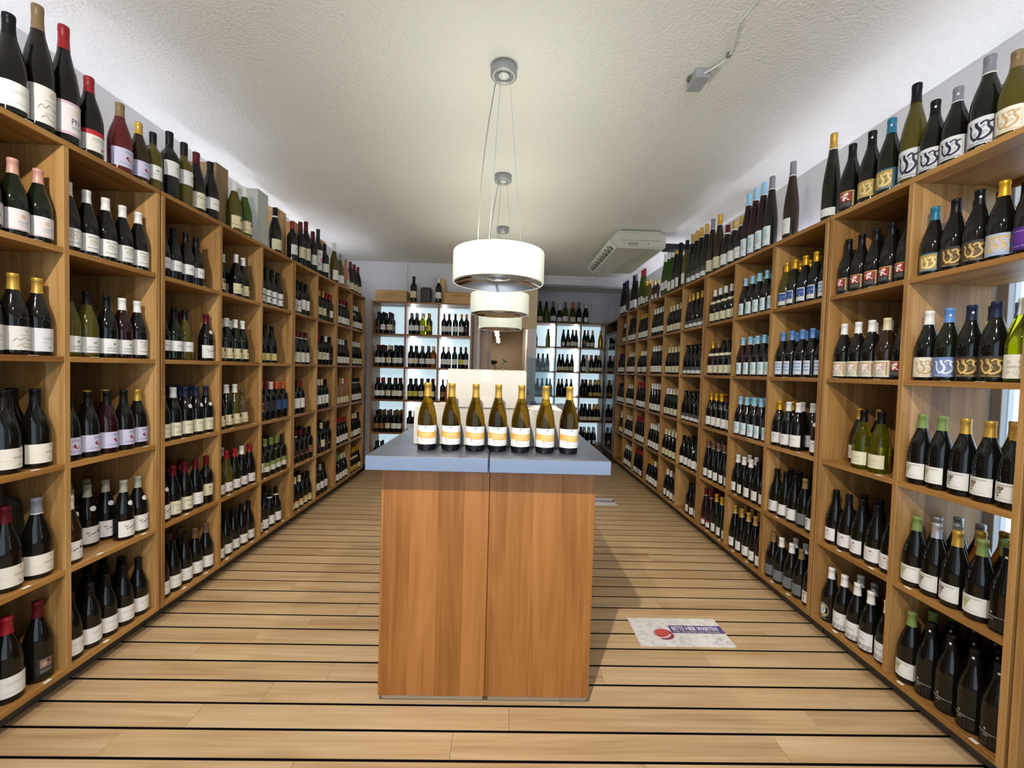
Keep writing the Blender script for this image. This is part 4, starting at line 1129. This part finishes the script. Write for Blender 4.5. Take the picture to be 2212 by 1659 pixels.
# ------------------------------------------------------------------ pendant lamps
M_SHADE = bpy.data.materials.new('opal_glass_shade')
N, L = nt(M_SHADE)
b_ = N['Principled BSDF']
b_.inputs['Base Color'].default_value = lin('f2f4e6'); b_.inputs['Roughness'].default_value = 0.25
b_.inputs['Emission Color'].default_value = lin('f2f6dc'); b_.inputs['Emission Strength'].default_value = SHADE
M_BULB = mat('ffffff', 0.3, emit=60.0, ecol='fffbe8')
M_LAMPG = mat('a3a5a6', 0.4, 0.3)
M_LAMPD = mat('77787a', 0.4, 0.2)
for k, (x, y, nm) in enumerate(((-0.040, 2.177, 'largest in view, hanging over the counter'), (-0.046, 3.37, 'middle one of the row'), (-0.050, 4.58, 'farthest from the camera'))):
    t = thing('pendant_lamp', 'round white drum pendant lamp, ' + nm, 'lamp', (x, y, ZC), 'pendant lamps in a row')
    zb, zt, R = 1.892 - ZC, 2.047 - ZC, 0.2325
    b = MB(); b.lathe([(0.0, 0.0), (0.0665, 0.0), (0.0665, -0.046), (0.063, -0.050), (0.046, -0.050), (0.042, -0.044)], M_LAMPG, 32); b.lathe([(0.042, -0.044), (0.030, -0.040), (0.028, -0.046)], M_LAMPD, 32)
    can = b.obj('canopy', t)
    b = MB(); b.lathe([(0.028, -0.046), (0.024, -0.050), (0, -0.050)], mat('d8d8d4', 0.3), 24); b.obj('cable_outlet', can)
    b = MB(); b.lathe([(R - 0.012, zt), (R - 0.003, zt + 0.001), (R, zt - 0.006), (R, zb + 0.004), (R - 0.003, zb), (R - 0.006, zb), (R - 0.008, zb + 0.006), (R - 0.008, zt - 0.006), (R - 0.012, zt)], M_SHADE, 64)
    b.obj('shade', t)
    b = MB(); b.lathe([(R - 0.008, zb + 0.002), (0.185, zb + 0.022), (0.140, zb + 0.034)], M_CHROME, 64); b.obj('reflector_ring', t)
    b = MB(); b.lathe([(0.140, zb + 0.034), (0.138, zb + 0.030), (0.068, zb + 0.032), (0.066, zb + 0.026), (0.060, zb + 0.024), (0.056, zb + 0.030)], mat('b9bbb8', 0.35, 0.4), 48)
    hp = b.obj('lamp_plate', t)
    b = MB(); b.lathe([(0.056, zb + 0.030), (0.040, zb + 0.044), (0.022, zb + 0.046)], M_CHROME, 32); b.obj('spot_reflector', hp)
    b = MB(); b.lathe([(0.022, zb + 0.0455), (0.0, zb + 0.0445)], M_BULB, 20); b.obj('bulb', hp)
    for a in (PI * 0.02, PI * 0.68, PI * 1.36):
        c, s_ = math.cos(a), math.sin(a)
        b = MB(); b.tube([(0.030 * c, 0.030 * s_, -0.045), (0.118 * c, 0.118 * s_, zt - 0.02), (0.118 * c, 0.118 * s_, zb + 0.036)], 0.0011, M_STEEL, 5); b.obj('suspension_wire', t)
    pts = []
    for q in range(15):
        f = q / 14
        pts.append((-0.032 - 0.085 * f - 0.018 * math.sin(f * PI * 1.1), -0.02 + 0.01 * f, -0.045 + (zt - 0.02 + 0.045) * f))
    b = MB(); b.tube(pts, 0.0028, mat('9a9690', 0.4), 6); b.obj('power_cord', t)
    b = MB(); b.lathe([(0.0, zb + 0.06), (0.135, zb + 0.060), (0.139, zb + 0.036)], mat('dcdcd8', 0.5), 40); b.obj('inner_dish', t)
    up = bpy.data.lights.new('uplight', 'AREA'); up.shape = 'DISK'; up.size = 0.36; up.energy = LAMP_UP; up.color = (1.0, 1.0, 0.86)
    uo = bpy.data.objects.new('uplight', up); link(uo, t); uo.location = (0, 0, zt - 0.02); uo.rotation_euler = (PI, 0, 0)
    dw = bpy.data.lights.new('downlight', 'SPOT'); dw.energy = LAMP_DOWN; dw.spot_size = math.radians(105); dw.spot_blend = 0.6; dw.shadow_soft_size = 0.02; dw.color = (1.0, 0.95, 0.84)
    do = bpy.data.objects.new('downlight', dw); link(do, t); do.location = (0, 0, zb + 0.020)

# ------------------------------------------------------------------ ceiling spotlights above the entrance (out of view; their light and shadows show)
for k, (x, y, tx, ty, tz, en) in enumerate(((-0.30, 0.20, -0.05, 1.8, 0.70, 240), (0.75, 0.25, 1.75, 2.9, 1.2, 105), (-1.25, 0.25, -1.8, 2.9, 1.2, 120))):
    t = thing('ceiling_spotlight', 'ceiling spotlight above the entrance, aimed at the ' + ('counter', 'right shelves', 'left shelves')[k], 'light', (x, y, ZC), 'entrance spotlights')
    b = MB(); b.lathe([(0, 0), (0.045, 0), (0.045, -0.02), (0.008, -0.024), (0.008, -0.08)], M_LAMPG, 24); b.obj('mount', t)
    d_ = Vector((tx - x, ty - y, tz - (ZC - 0.12)))
    q_ = d_.to_track_quat('-Z', 'Y').to_euler()
    b = MB(); b.lathe([(0, 0.05), (0.03, 0.05), (0.045, -0.05), (0.041, -0.05), (0.03, 0.02)], M_LAMPG, 24); h = b.obj('spot_head', t, (0, 0, -0.12), q_)
    b = MB(); b.lathe([(0.036, -0.02), (0, -0.018)], M_BULB, 20); b.obj('bulb', h)
    sp = bpy.data.lights.new('spot', 'SPOT'); sp.energy = en; sp.spot_size = math.radians((112, 90, 90)[k]); sp.spot_blend = (1.0, 1.0, 1.0)[k]; sp.shadow_soft_size = 0.02; sp.color = (1.0, 0.92, 0.82)
    so = bpy.data.objects.new('spot', sp); link(so, t); so.location = Vector((0, 0, -0.12)) + d_.normalized() * 0.06; so.rotation_euler = q_

# ------------------------------------------------------------------ counter
M_TOP = bpy.data.materials.new('brushed_steel_top')
N, L = nt(M_TOP)
b_ = N['Principled BSDF']
b_.inputs['Base Color'].default_value = lin('8c93a2'); b_.inputs['Metallic'].default_value = 0.8; b_.inputs['Roughness'].default_value = 0.34
tc = N.new('ShaderNodeTexCoord'); mp = N.new('ShaderNodeMapping'); mp.inputs['Scale'].default_value = (4, 60, 60); L.new(tc.outputs['Object'], mp.inputs[0])
n_ = N.new('ShaderNodeTexNoise'); n_.inputs['Scale'].default_value = 2.0; L.new(mp.outputs[0], n_.inputs['Vector'])
mr = N.new('ShaderNodeMapRange'); mr.inputs[3].default_value = 0.26; mr.inputs[4].default_value = 0.44; L.new(n_.outputs[0], mr.inputs[0]); L.new(mr.outputs[0], b_.inputs['Roughness'])
CY0, CY1 = 1.785, 3.35
for k, (xa, xb, ta, tb, nm) in enumerate(((-0.506, -0.0475, -0.5515, -0.0515, 'left half of the pair under cartons'), (-0.0455, 0.408, -0.0485, 0.4515, 'right half of the pair under cartons'))):
    t = thing('sales_counter', 'orange wooden display counter with steel top, ' + nm, 'counter', ((xa + xb) / 2, CY0, 0), 'display counter halves')
    B = t.location
    box('front_panel', xa, xb, CY0, CY0 + 0.022, 0.031, 1.030, WC, t, 0.0015, B)
    box('side_panel', xa if k == 0 else xb - 0.022, xa + 0.022 if k == 0 else xb, CY0 + 0.022, CY1, 0.031, 1.030, WC, t, 0.0015, B)
    box('back_panel', xa, xb, CY1, CY1 + 0.022, 0.031, 1.030, WC, t, 0.0015, B)
    box('base', xa + 0.012, xb - 0.006, CY0 + 0.02, CY1 - 0.02, 0.0, 0.031, M_STEEL, t, 0.001, B)
    box('countertop', ta, tb, 1.70, CY1 + 0.08, 1.030, 1.090, M_TOP, t, 0.0035, B)

# cartons on the counter
def carton(x0, x1, y0, y1, z0, z1, label, tape=True):
    t = thing('wine_carton', label, 'carton', ((x0 + x1) / 2, (y0 + y1) / 2, z0), 'white cartons on the counter')
    B = t.location
    bm = bmesh.new(); bmesh.ops.create_cube(bm, size=1); bmesh.ops.scale(bm, vec=(x1 - x0, y1 - y0, z1 - z0 - 0.004), verts=bm.verts)
    bmesh.ops.bevel(bm, geom=list(bm.edges), offset=0.004, segments=2, affect='EDGES')
    me = bpy.data.meshes.new('carton'); bm.to_mesh(me); bm.free(); me.materials.append(M_CARTON)
    o = link(bpy.data.objects.new('body', me), t); o.location = (0, 0, (z1 - z0 - 0.004) / 2)
    ym = (y0 + y1) / 2
    box('flap', x0 + 0.002, x1 - 0.002, y0 + 0.002, ym - 0.002, z1 - 0.004, z1, M_CARTON, t, 0.0008, B)
    box('flap', x0 + 0.002, x1 - 0.002, ym + 0.002, y1 - 0.002, z1 - 0.004, z1, M_CARTON, t, 0.0008, B)
    if tape:
        xm = (x0 + x1) / 2
        b = MB(); b.box(xm - 0.025 - B.x, xm + 0.025 - B.x, y0 - 0.0006 - B.y, y0 + 0.0005 - B.y, z1 - 0.058 - z0, z1 - z0 - 0.002, M_TAPE); b.obj('tape', t)
        b = MB(); b.box(xm - 0.024 - B.x, xm + 0.026 - B.x, y0 - 0.0006 - B.y, y0 + 0.0005 - B.y, 0.004, 0.058, M_TAPE); b.obj('tape', t)
    return t


carton(-0.414, -0.052, 1.974, 2.264, 1.091, 1.266, 'white carton, lower one on the left behind the counter bottles')
carton(-0.048, 0.287, 1.974, 2.264, 1.091, 1.266, 'white carton, lower one on the right behind the counter bottles')
carton(-0.262, 0.108, 1.976, 2.266, 1.268, 1.450, 'white taped carton stacked on top of two others on counter')
p = box('paper_sheet', 0.120, 0.262, 2.00, 2.21, 1.2665, 1.2685, mat('efece6', 0.6), bev=0)
tag(p, 'flat white printed sheet on the lower carton', 'paper')
b = MB()
for q in range(4):
    b.box(-0.05, 0.03 - 0.01 * q, -0.06 + 0.03 * q, -0.055 + 0.03 * q, 0.001, 0.0013, mat('8a8886', 0.6))
b.box(0.03, 0.06, 0.02, 0.05, 0.001, 0.0013, mat('5a5856', 0.6))
b.obj('lettering', p)


# ------------------------------------------------------------------ floor stickers
def sticker(cx, cy, w, h, label):
    o = box('floor_sticker', cx - w / 2, cx + w / 2, cy - h / 2, cy + h / 2, 0.0004, 0.0012, M_STK, bev=0)
    tag(o, label, 'sticker', 'floor stickers')
    mo = lambda c: mat(c, 0.5)
    pl = lambda x, z, off: (x, z, 0.0006 + off)
    el = [('r', -0.045, -0.012, 0.259, 0.058, '5c4c8c')]
    el.append(('T', 'BITTE HIER WARTEN', -0.030, 0.014, 0.232, 0.048, 'f4f4f0'))
    el.append(('T', 'BITTE HIER WARTEN', -0.0285, 0.0145, 0.2335, 0.0485, 'f4f4f0'))
    el.append(('T', 'Mehr Abstand für mehr Miteinander', -0.028, -0.006, 0.236, 0.010, 'ecdf9c'))
    flat_print(el, mo, pl, 0.0004).obj('lettering', o)
    el = [('e', -0.098, -0.022, 0.055, 0.050, 'c8949c'), ('e', -0.092, -0.020, 0.048, 0.043, 'b04050'), ('e', -0.100, -0.008, 0.040, 0.030, 'd05850'),
          ('p', smooth_line([(-0.145, -0.045), (-0.120, -0.054), (-0.085, -0.048), (-0.060, -0.025)]), 0.009, 'efe6e6'), ('p', smooth_line([(-0.120, -0.062), (-0.090, -0.066), (-0.060, -0.052), (-0.046, -0.030)]), 0.014, '8a4458'),
          ('p', [(-0.118, 0.040), (-0.170, 0.115)], 0.0015, '8c8890'), ('p', [(-0.092, 0.040), (-0.125, 0.110)], 0.0015, '8c8890'), ('p', [(-0.068, -0.070), (-0.050, -0.118)], 0.0015, '8c8890'), ('p', [(-0.200, -0.022), (-0.165, -0.052)], 0.0018, '8c8890')]
    flat_print(el, mo, pl, 0.0004).obj('wine_glass_picture', o)
    el = [('p', spiral(0.20, -0.062, 0.022, 2.4, 22), 0.0016, '9a96a0'), ('p', spiral(0.20, -0.062, 0.014, 1.5, 14, -1), 0.0014, '9a96a0'), ('e', 0.175, -0.086, 0.004, 0.004, '7a7680'), ('e', 0.226, -0.086, 0.004, 0.004, '7a7680')] + [('r', 0.172 + 0.0085 * q, -0.104, 0.176 + 0.0085 * q, -0.098, '8a8690') for q in range(7)]
    flat_print(el, mo, pl, 0.0004).obj('emblem', o)


M_STK = bpy.data.materials.new('marbled_sticker')
N, L = nt(M_STK)
tc = N.new('ShaderNodeTexCoord'); n_ = N.new('ShaderNodeTexNoise'); n_.inputs['Scale'].default_value = 26; n_.inputs['Detail'].default_value = 5; L.new(tc.outputs['Object'], n_.inputs['Vector'])
cr = N.new('ShaderNodeValToRGB'); cr.color_ramp.elements[0].position = 0.3; cr.color_ramp.elements[0].color = lin('cfcacd'); cr.color_ramp.elements[1].position = 0.55; cr.color_ramp.elements[1].color = lin('eeebe6')
L.new(n_.outputs[0], cr.inputs[0]); L.new(cr.outputs[0], N['Principled BSDF'].inputs['Base Color']); N['Principled BSDF'].inputs['Roughness'].default_value = 0.4
sticker(1.031, 2.312, 0.516, 0.258, 'white floor sticker with red wine glass and lettering, nearer one')
sticker(1.034, 4.676, 0.516, 0.258, 'white floor sticker half hidden behind the counter, farther one')

# ------------------------------------------------------------------ ceiling box and its cable
M_PL = mat('a6a7a6', 0.5)
t = thing('junction_box', 'small grey box on ceiling with white cable', 'box', (0.955, 2.18, ZC), None)
box('housing', 0.915, 0.985, 2.125, 2.235, ZC - 0.040, ZC, M_PL, t, 0.003, t.location)
box('cover', 0.912, 0.988, 2.122, 2.238, ZC - 0.046, ZC - 0.040, M_PL, t, 0.002, t.location)
b = MB(); b.tube([(-0.052, -0.01, -0.012), (-0.052, 0.02, -0.012), (-0.040, 0.03, -0.012)], 0.006, M_GREY, 6); b.obj('clip', t)
b = MB(); pts = smooth_line([(0, 0), (0.07, 0.10), (0.02, 0.26), (0.022, 0.34), (0.026, 0.45), (0.0, 0.8), (-0.06, 1.4), (-0.06, 2.6)], 6)
b.tube([(0.955 + 0.0 + px, 2.12 - py, ZC - 0.012 - 0.02 * max(0, 1 - py / 0.1)) for px, py in [(q[0], q[1]) for q in pts]], 0.0042, mat('e6e4da', 0.4), 6)
o = b.obj('ceiling_cable'); tag(o, 'white cable running along the ceiling from the grey box', 'cable')
box('clamp', 1.014, 1.034, 2.015, 2.028, ZC - 0.020, ZC, M_GREY, o, 0.001)

# ------------------------------------------------------------------ air conditioner
M_AC = mat('cfcdbd', 0.5)
t = thing('air_conditioner', 'white air conditioner mounted under the ceiling with a side louvre', 'air conditioner', (1.42, 5.08, ZC))
B = t.location


def prism(name, prof, y0, y1, m, parent):
    bm = bmesh.new()
    a = [bm.verts.new((x - B.x, y0 - B.y, z - B.z)) for x, z in prof]
    c = [bm.verts.new((x - B.x, y1 - B.y, z - B.z)) for x, z in prof]
    bm.faces.new(a); bm.faces.new(c[::-1])
    n = len(prof)
    for i in range(n):
        bm.faces.new((a[i], c[i], c[(i + 1) % n], a[(i + 1) % n]))
    bmesh.ops.recalc_face_normals(bm, faces=bm.faces)
    bmesh.ops.bevel(bm, geom=list(bm.edges), offset=0.004, segments=2, affect='EDGES')
    me = bpy.data.meshes.new(name); bm.to_mesh(me); bm.free(); me.materials.append(m)
    return link(bpy.data.objects.new(name, me), parent)


prism('housing', [(1.19, 2.972), (1.62, 2.972), (1.69, 2.92), (1.69, 2.80), (1.66, 2.785), (1.16, 2.785), (1.10, 2.86), (1.125, 2.92)], 4.50, 5.66, M_AC, t)
box('end_cap', 1.20, 1.655, 4.490, 4.50, 2.80, 2.862, M_AC, t, 0.003, B)
box('end_cap', 1.215, 1.62, 4.490, 4.50, 2.868, 2.955, M_AC, t, 0.003, B)
box('name_plate', 1.28, 1.39, 4.487, 4.490, 2.812, 2.846, mat('9d9d98', 0.5), t, 0, B)
for x in (1.245, 1.50):
    b = MB(); b.lathe([(0, -0.002), (0.006, 0.0)], mat('2c2c2a', 0.5), 10); b.obj('screw', t, (x - B.x, 4.488 - B.y, 2.832 - B.z), (PI / 2, 0, 0))
for q in range(14):
    x = 1.42 + q * 0.017
    box('grille_slat', x, x + 0.007, 4.54, 5.62, 2.779, 2.786, M_AC, t, 0.001, B)
# louvre along the aisle edge
lv = prism('louvre_frame', [(1.155, 2.783), (1.165, 2.776), (1.10, 2.852), (1.092, 2.862), (1.085, 2.868), (1.075, 2.860)], 4.48, 5.68, mat('e6e4d8', 0.35), t)
prism('air_slot', [(1.145, 2.786), (1.090, 2.852), (1.098, 2.858), (1.152, 2.793)], 4.56, 5.60, mat('4a4a44', 0.6), t)
for q in range(8):
    y = 4.60 + q * 0.125
    prism('louvre_vane', [(1.140, 2.786), (1.088, 2.850), (1.092, 2.854), (1.145, 2.791)], y, y + 0.085, mat('9a9a90', 0.5), t)
for i, (x, y) in enumerate(((1.22, 4.52), (1.56, 4.54))):
    box('mounting_bracket', x, x + 0.06, y, y + 0.03, 2.968, ZC, mat('3c3c3a', 0.5), t, 0.001, B)
o = box('pipe_duct', 1.70, 2.19, 4.56, 4.66, 2.80, 2.87, mat('26272a', 0.6), bev=0.01)
tag(o, 'black pipe duct between air conditioner and wall', 'duct')


# ------------------------------------------------------------------ crates and boxes on the shelf tops
def crate(name, x0, x1, y0, y1, z0, h, m, label, grp, lid=True, printed=None):
    t = thing(name, label, 'box', ((x0 + x1) / 2, (y0 + y1) / 2, z0), grp)
    B = t.location
    box('body', x0, x1, y0, y1, z0, z0 + h - 0.008, m, t, 0.002, B)
    box('lid', x0 - 0.001, x1 + 0.001, y0 - 0.001, y1 + 0.001, z0 + h - 0.007, z0 + h, m, t, 0.0015, B)
    return t


ZT = ZB[5] + TH / 2
GW = 'crates and boxes on the shelf tops'
c = crate('cardboard_box', -2.17, -1.93, 2.86, 2.98, ZT, 0.415, mat('8a7250', 0.7), 'tall brown cardboard wine box on left shelf top', GW)
b = MB(); b.tube([(0.05, -0.062, 0.30), (0.05, -0.085, 0.27), (0.08, -0.085, 0.26), (0.09, -0.062, 0.30)], 0.003, M_BLACK, 5); b.obj('carry_cord', c)
crate('gift_box', -2.12, -1.89, 3.26, 3.40, ZT, 0.415, mat('b4b8ae', 0.6), 'tall pale grey gift box on left shelf top', GW)
for (x0, x1, y0, y1, h, nm) in ((-2.19, -1.955, 3.64, 3.80, 0.42, 'pine crate standing behind red-capped magnum on left shelves'), (-2.19, -1.965, 3.98, 4.13, 0.415, 'pine crate standing behind dark-red-capped magnums on left shelves'), (-2.19, -1.96, 4.50, 4.64, 0.42, 'pine crate standing behind white-capped magnum on left shelves')):
    c = crate('wooden_crate', x0, x1, y0, y1, ZT, h, WPV, nm, GW)
    box('sliding_lid', x0 + 0.02, x1 - 0.02, y0 - 0.004, y0, ZT + 0.02, ZT + h - 0.03, WPV, c, 0.001, c.location)
for (x0, x1, h, nm) in ((-1.795, -1.365, 0.155, 'flat pine crate on red-wine shelves, beside large black bottle'), (-0.845, -0.475, 0.155, 'flat pine crate on red-wine shelves, beside upright crate')):
    c = crate('wooden_crate', x0, x1, 5.86, 6.12, ZT, h, WP, nm, GW)
    b = MB()
    for q in range(9):
        b.box(-0.075 + 0.017 * q, -0.064 + 0.017 * q, -0.1325, -0.1305, 0.098, 0.108 + 0.002 * (q % 2), mat('8a5c34', 0.7))
    for xx in (-0.12, 0.0, 0.11):
        b.box(xx - 0.018, xx + 0.018, -0.1325, -0.1305, 0.035, 0.039, mat('8a5c34', 0.7))
    b.box(-0.02, 0.02, -0.1325, -0.1305, 0.066, 0.071, mat('8a5c34', 0.7))
    b.obj('branded_lettering', c)
crate('wooden_crate', -0.975, -0.86, 5.97, 6.10, ZT, 0.35, WPV, 'upright pine crate on red-wine shelves behind a white-capped bottle', GW)
t = thing('black_case', 'black rounded case standing on red-wine shelves', 'case', (-1.105, 5.93, ZT), None)
bm = bmesh.new(); bmesh.ops.create_cube(bm, size=1); bmesh.ops.scale(bm, vec=(0.155, 0.10, 0.215), verts=bm.verts); bmesh.ops.bevel(bm, geom=list(bm.edges), offset=0.018, segments=3, affect='EDGES')
me = bpy.data.meshes.new('shell'); bm.to_mesh(me); bm.free(); me.materials.append(mat('121113', 0.35)); o = link(bpy.data.objects.new('shell', me), t); o.location = (0, 0, 0.108)
b = MB(); b.lathe([(0, 0), (0.010, 0.001), (0.011, -0.001)], mat('6a6a6e', 0.4), 14); b.obj('badge', t, (0, -0.051, 0.11), (PI / 2, 0, 0))
c = crate('wooden_crate', 1.99, 2.16, 3.42, 3.58, ZT, 0.46, WPV, 'pine crate with red emblem on right shelf top', GW)
b = MB(); b.add([(-0.0865, -0.05, 0.36), (-0.0865, 0.05, 0.40), (-0.0865, 0.045, 0.43), (-0.0865, -0.055, 0.39)], [(0, 1, 2, 3)], mat('a83c28', 0.6)); b.obj('red_emblem', c)
crate('wooden_crate', 1.98, 2.15, 4.02, 4.20, ZT, 0.45, WPV, 'plain pine crate on right shelf top behind gold-capped bottles', GW)
crate('gift_box', 1.99, 2.12, 6.15, 6.28, ZT, 0.46, mat('d8d0b4', 0.6), 'cream gift box on far end of right shelf top', GW)

# dark crumpled bag at the back of the near left bay
bm = bmesh.new(); bmesh.ops.create_icosphere(bm, subdivisions=4, radius=1)
rnd = random.Random(3)
from mathutils import noise
for v in bm.verts:
    p_ = v.co.copy()
    d_ = 1 + 0.34 * noise.noise(p_ * 1.6) + 0.22 * noise.noise(p_ * 3.7 + Vector((4, 1, 2))) + 0.10 * abs(noise.noise(p_ * 8))
    v.co = Vector((p_.x * 0.050 * d_, p_.y * 0.088 * d_, max(-0.205, p_.z * 0.180 * d_)))
me = bpy.data.meshes.new('bag'); bm.to_mesh(me); bm.free(); me.materials.append(mat('2c302e', 0.45))
for p_ in me.polygons:
    p_.use_smooth = True
o = link(bpy.data.objects.new('plastic_bag', me)); o.location = (XL - 0.178, 1.690, ROWZ[4] + 0.205)
tag(o, 'dark crumpled plastic bag behind bottles in near left bay', 'bag')

# ------------------------------------------------------------------ wine fridge at the end of the right wall
t = thing('wine_fridge', 'tall wine fridge with glass door beside the right shelves', 'fridge', (1.80, 7.05, 0))
B = t.location
box('side_panel', 1.787, 2.19, 6.69, 6.71, 0, 2.31, WD, t, 0.002, B)
box('side_panel', 1.787, 2.19, 7.40, 7.42, 0, 2.31, WD, t, 0.002, B)
box('top_board', 1.787, 2.19, 6.71, 7.40, 2.285, 2.31, WD, t, 0.002, B)
box('top_shelf', 1.787, 2.19, 6.71, 7.40, 2.10, 2.125, WD, t, 0.002, B)
box('back_panel', 2.17, 2.19, 6.71, 7.40, 0, 2.10, mat('1a1918', 0.5), t, 0, B)
box('base', 1.80, 2.17, 6.71, 7.40, 0, 0.12, mat('1a1918', 0.5), t, 0.002, B)
dr = box('door', 1.792, 1.798, 6.77, 7.34, 0.18, 2.04, M_PANE, t, 0, B)
for q in ((1.782, 1.806, 6.715, 6.77, 0.13, 2.09), (1.782, 1.806, 7.34, 7.395, 0.13, 2.09), (1.782, 1.806, 6.77, 7.34, 0.13, 0.18), (1.782, 1.806, 6.77, 7.34, 2.04, 2.09)):
    box('door_frame', *q, M_GREY, dr, 0.002, (B.x + dr.location.x, B.y + dr.location.y, B.z + dr.location.z))
box('handle', 1.762, 1.774, 6.735, 6.75, 0.9, 1.4, M_STEEL, dr, 0.003, (B.x + dr.location.x, B.y + dr.location.y, B.z + dr.location.z))
for z in (0.5, 0.85, 1.2, 1.55, 1.85):
    box('rack', 1.83, 2.16, 6.72, 7.39, z, z + 0.012, M_GREY, t, 0.001, B)

# ------------------------------------------------------------------ behind the doorway: curtain, spotlights, plant; cash desk with acrylic screen
b = MB(); vs = []; fs = []
n = 60
for i in range(n + 1):
    f = i / n
    x = -0.41 + 0.215 * f
    y = 6.40 + 0.022 * math.sin(f * 2 * PI * 5) + 0.01 * math.sin(f * 17)
    for z in (0.02, 0.7, 1.4, 2.30):
        vs.append((x, y, z))
for i in range(n):
    for j in range(3):
        fs.append((i * 4 + j, i * 4 + 4 + j, i * 4 + 5 + j, i * 4 + 1 + j))
b.add(vs, fs, mat('e2d0c2', 0.8), True)
o = b.obj('curtain'); tag(o, 'cream curtain hanging beside the back room doorway', 'curtain')
sol = o.modifiers.new('thickness', 'SOLIDIFY'); sol.thickness = 0.004
for q, y in enumerate((7.85, 8.63, 9.65, 10.6)):
    t = thing('back_room_spotlight', 'lit round spotlight seen through the back room doorway, %s of four' % ORD[q], 'light', (-0.15, y, ZC), 'back room spotlights')
    b = MB(); b.tube([(0, 0, 0), (0, 0, -0.76)], 0.008, M_STEEL, 6); b.obj('stem', t)
    b = MB(); b.lathe([(0, 0.05), (0.03, 0.05), (0.046, -0.03), (0.042, -0.03)], mat('c8c6c0', 0.3), 16); h = b.obj('spot_head', t, (0, 0, -0.80), (-0.9, 0.0, 0))
    b = MB(); b.lathe([(0.042, -0.028), (0, -0.026)], mat('ffffff', 0.3, emit=25, ecol='fff2dc'), 16); b.obj('bulb', h)
    sp = bpy.data.lights.new('spot', 'POINT'); sp.energy = 11; sp.color = (1.0, 0.90, 0.78); sp.shadow_soft_size = 0.03
    so = bpy.data.objects.new('spot', sp); link(so, h); so.location = (0, 0, -0.06)
# plant
t = thing('potted_plant', 'leafy green plant on a stand in the back room', 'plant', (-0.12, 8.5, 0.0))
box('stand', -0.27, 0.03, 8.35, 8.65, 0.0, 1.0, mat('6a5a48', 0.6), t, 0.004, t.location)
b = MB(); b.lathe([(0, 1.0), (0.09, 1.0), (0.12, 1.16), (0.112, 1.16), (0.10, 1.12), (0, 1.12)], mat('8a8680', 0.5), 24); b.obj('pot', t)
ML = mat('2a3c1c', 0.5)
for q in range(16):
    a = q * 2.4; rr = rnd.uniform(0.03, 0.16); hz = rnd.uniform(1.25, 1.64)
    c_ = Vector((rr * math.cos(a), rr * math.sin(a), hz))
    b = MB(); b.tube([(0.02 * math.cos(a), 0.02 * math.sin(a), 1.12), (rr * 0.6 * math.cos(a), rr * 0.6 * math.sin(a), 1.12 + (hz - 1.12) * 0.7), tuple(c_)], 0.003, ML, 5); b.obj('stem', t)
    b = MB(); lw = rnd.uniform(0.035, 0.055)
    tl = rnd.uniform(-0.8, 0.8)
    e1 = Vector((math.cos(a + 0.5), math.sin(a + 0.5), tl)).normalized(); e2 = Vector((-math.sin(a), math.cos(a), 0.4)).normalized()
    ring = [c_ + e1 * lw * 1.3 * math.cos(2 * PI * k_ / 12) + e2 * lw * math.sin(2 * PI * k_ / 12) + Vector((0, 0, 0.008 * math.cos(4 * PI * k_ / 12))) for k_ in range(12)]
    b.add([c_ + Vector((0, 0, -0.006))] + ring, [(0, 1 + k_, 1 + (k_ + 1) % 12) for k_ in range(12)], ML, True); b.obj('leaf', t)
t = thing('cash_desk', 'grey cash desk behind the cartons in front of sparkling wines', 'desk', (0.62, 5.60, 0))
B = t.location
box('body', 0.30, 0.95, 5.38, 5.90, 0, 0.97, WD, t, 0.003, B)
box('desktop', 0.27, 0.98, 5.34, 5.94, 0.97, 1.0, mat('8a8c8c', 0.35, 0.5), t, 0.003, B)
t = thing('acrylic_screen', 'clear acrylic guard screen on the cash desk', 'screen', (0.45, 5.36, 1.0))
box('pane', 0.30, 0.66, 5.355, 5.361, 1.02, 1.62, M_PLEXI, t, 0, t.location)
for x in (0.34, 0.62):
    box('foot', x - 0.012, x + 0.012, 5.352, 5.42, 1.0, 1.02, mat('c8cacc', 0.3), t, 0.001, t.location)
t = thing('desk_lamp', 'small black card terminal on the cash desk', 'terminal', (0.40, 5.55, 1.0))
t.name = 'card_terminal'
b = MB(); b.box(-0.04, 0.04, -0.07, 0.07, 0.0, 0.03, mat('1c1c1e', 0.4)); b.obj('base', t)
box('keypad', 0.365, 0.435, 5.50, 5.60, 1.03, 1.05, mat('3a3a3e', 0.4), t, 0.003, t.location)
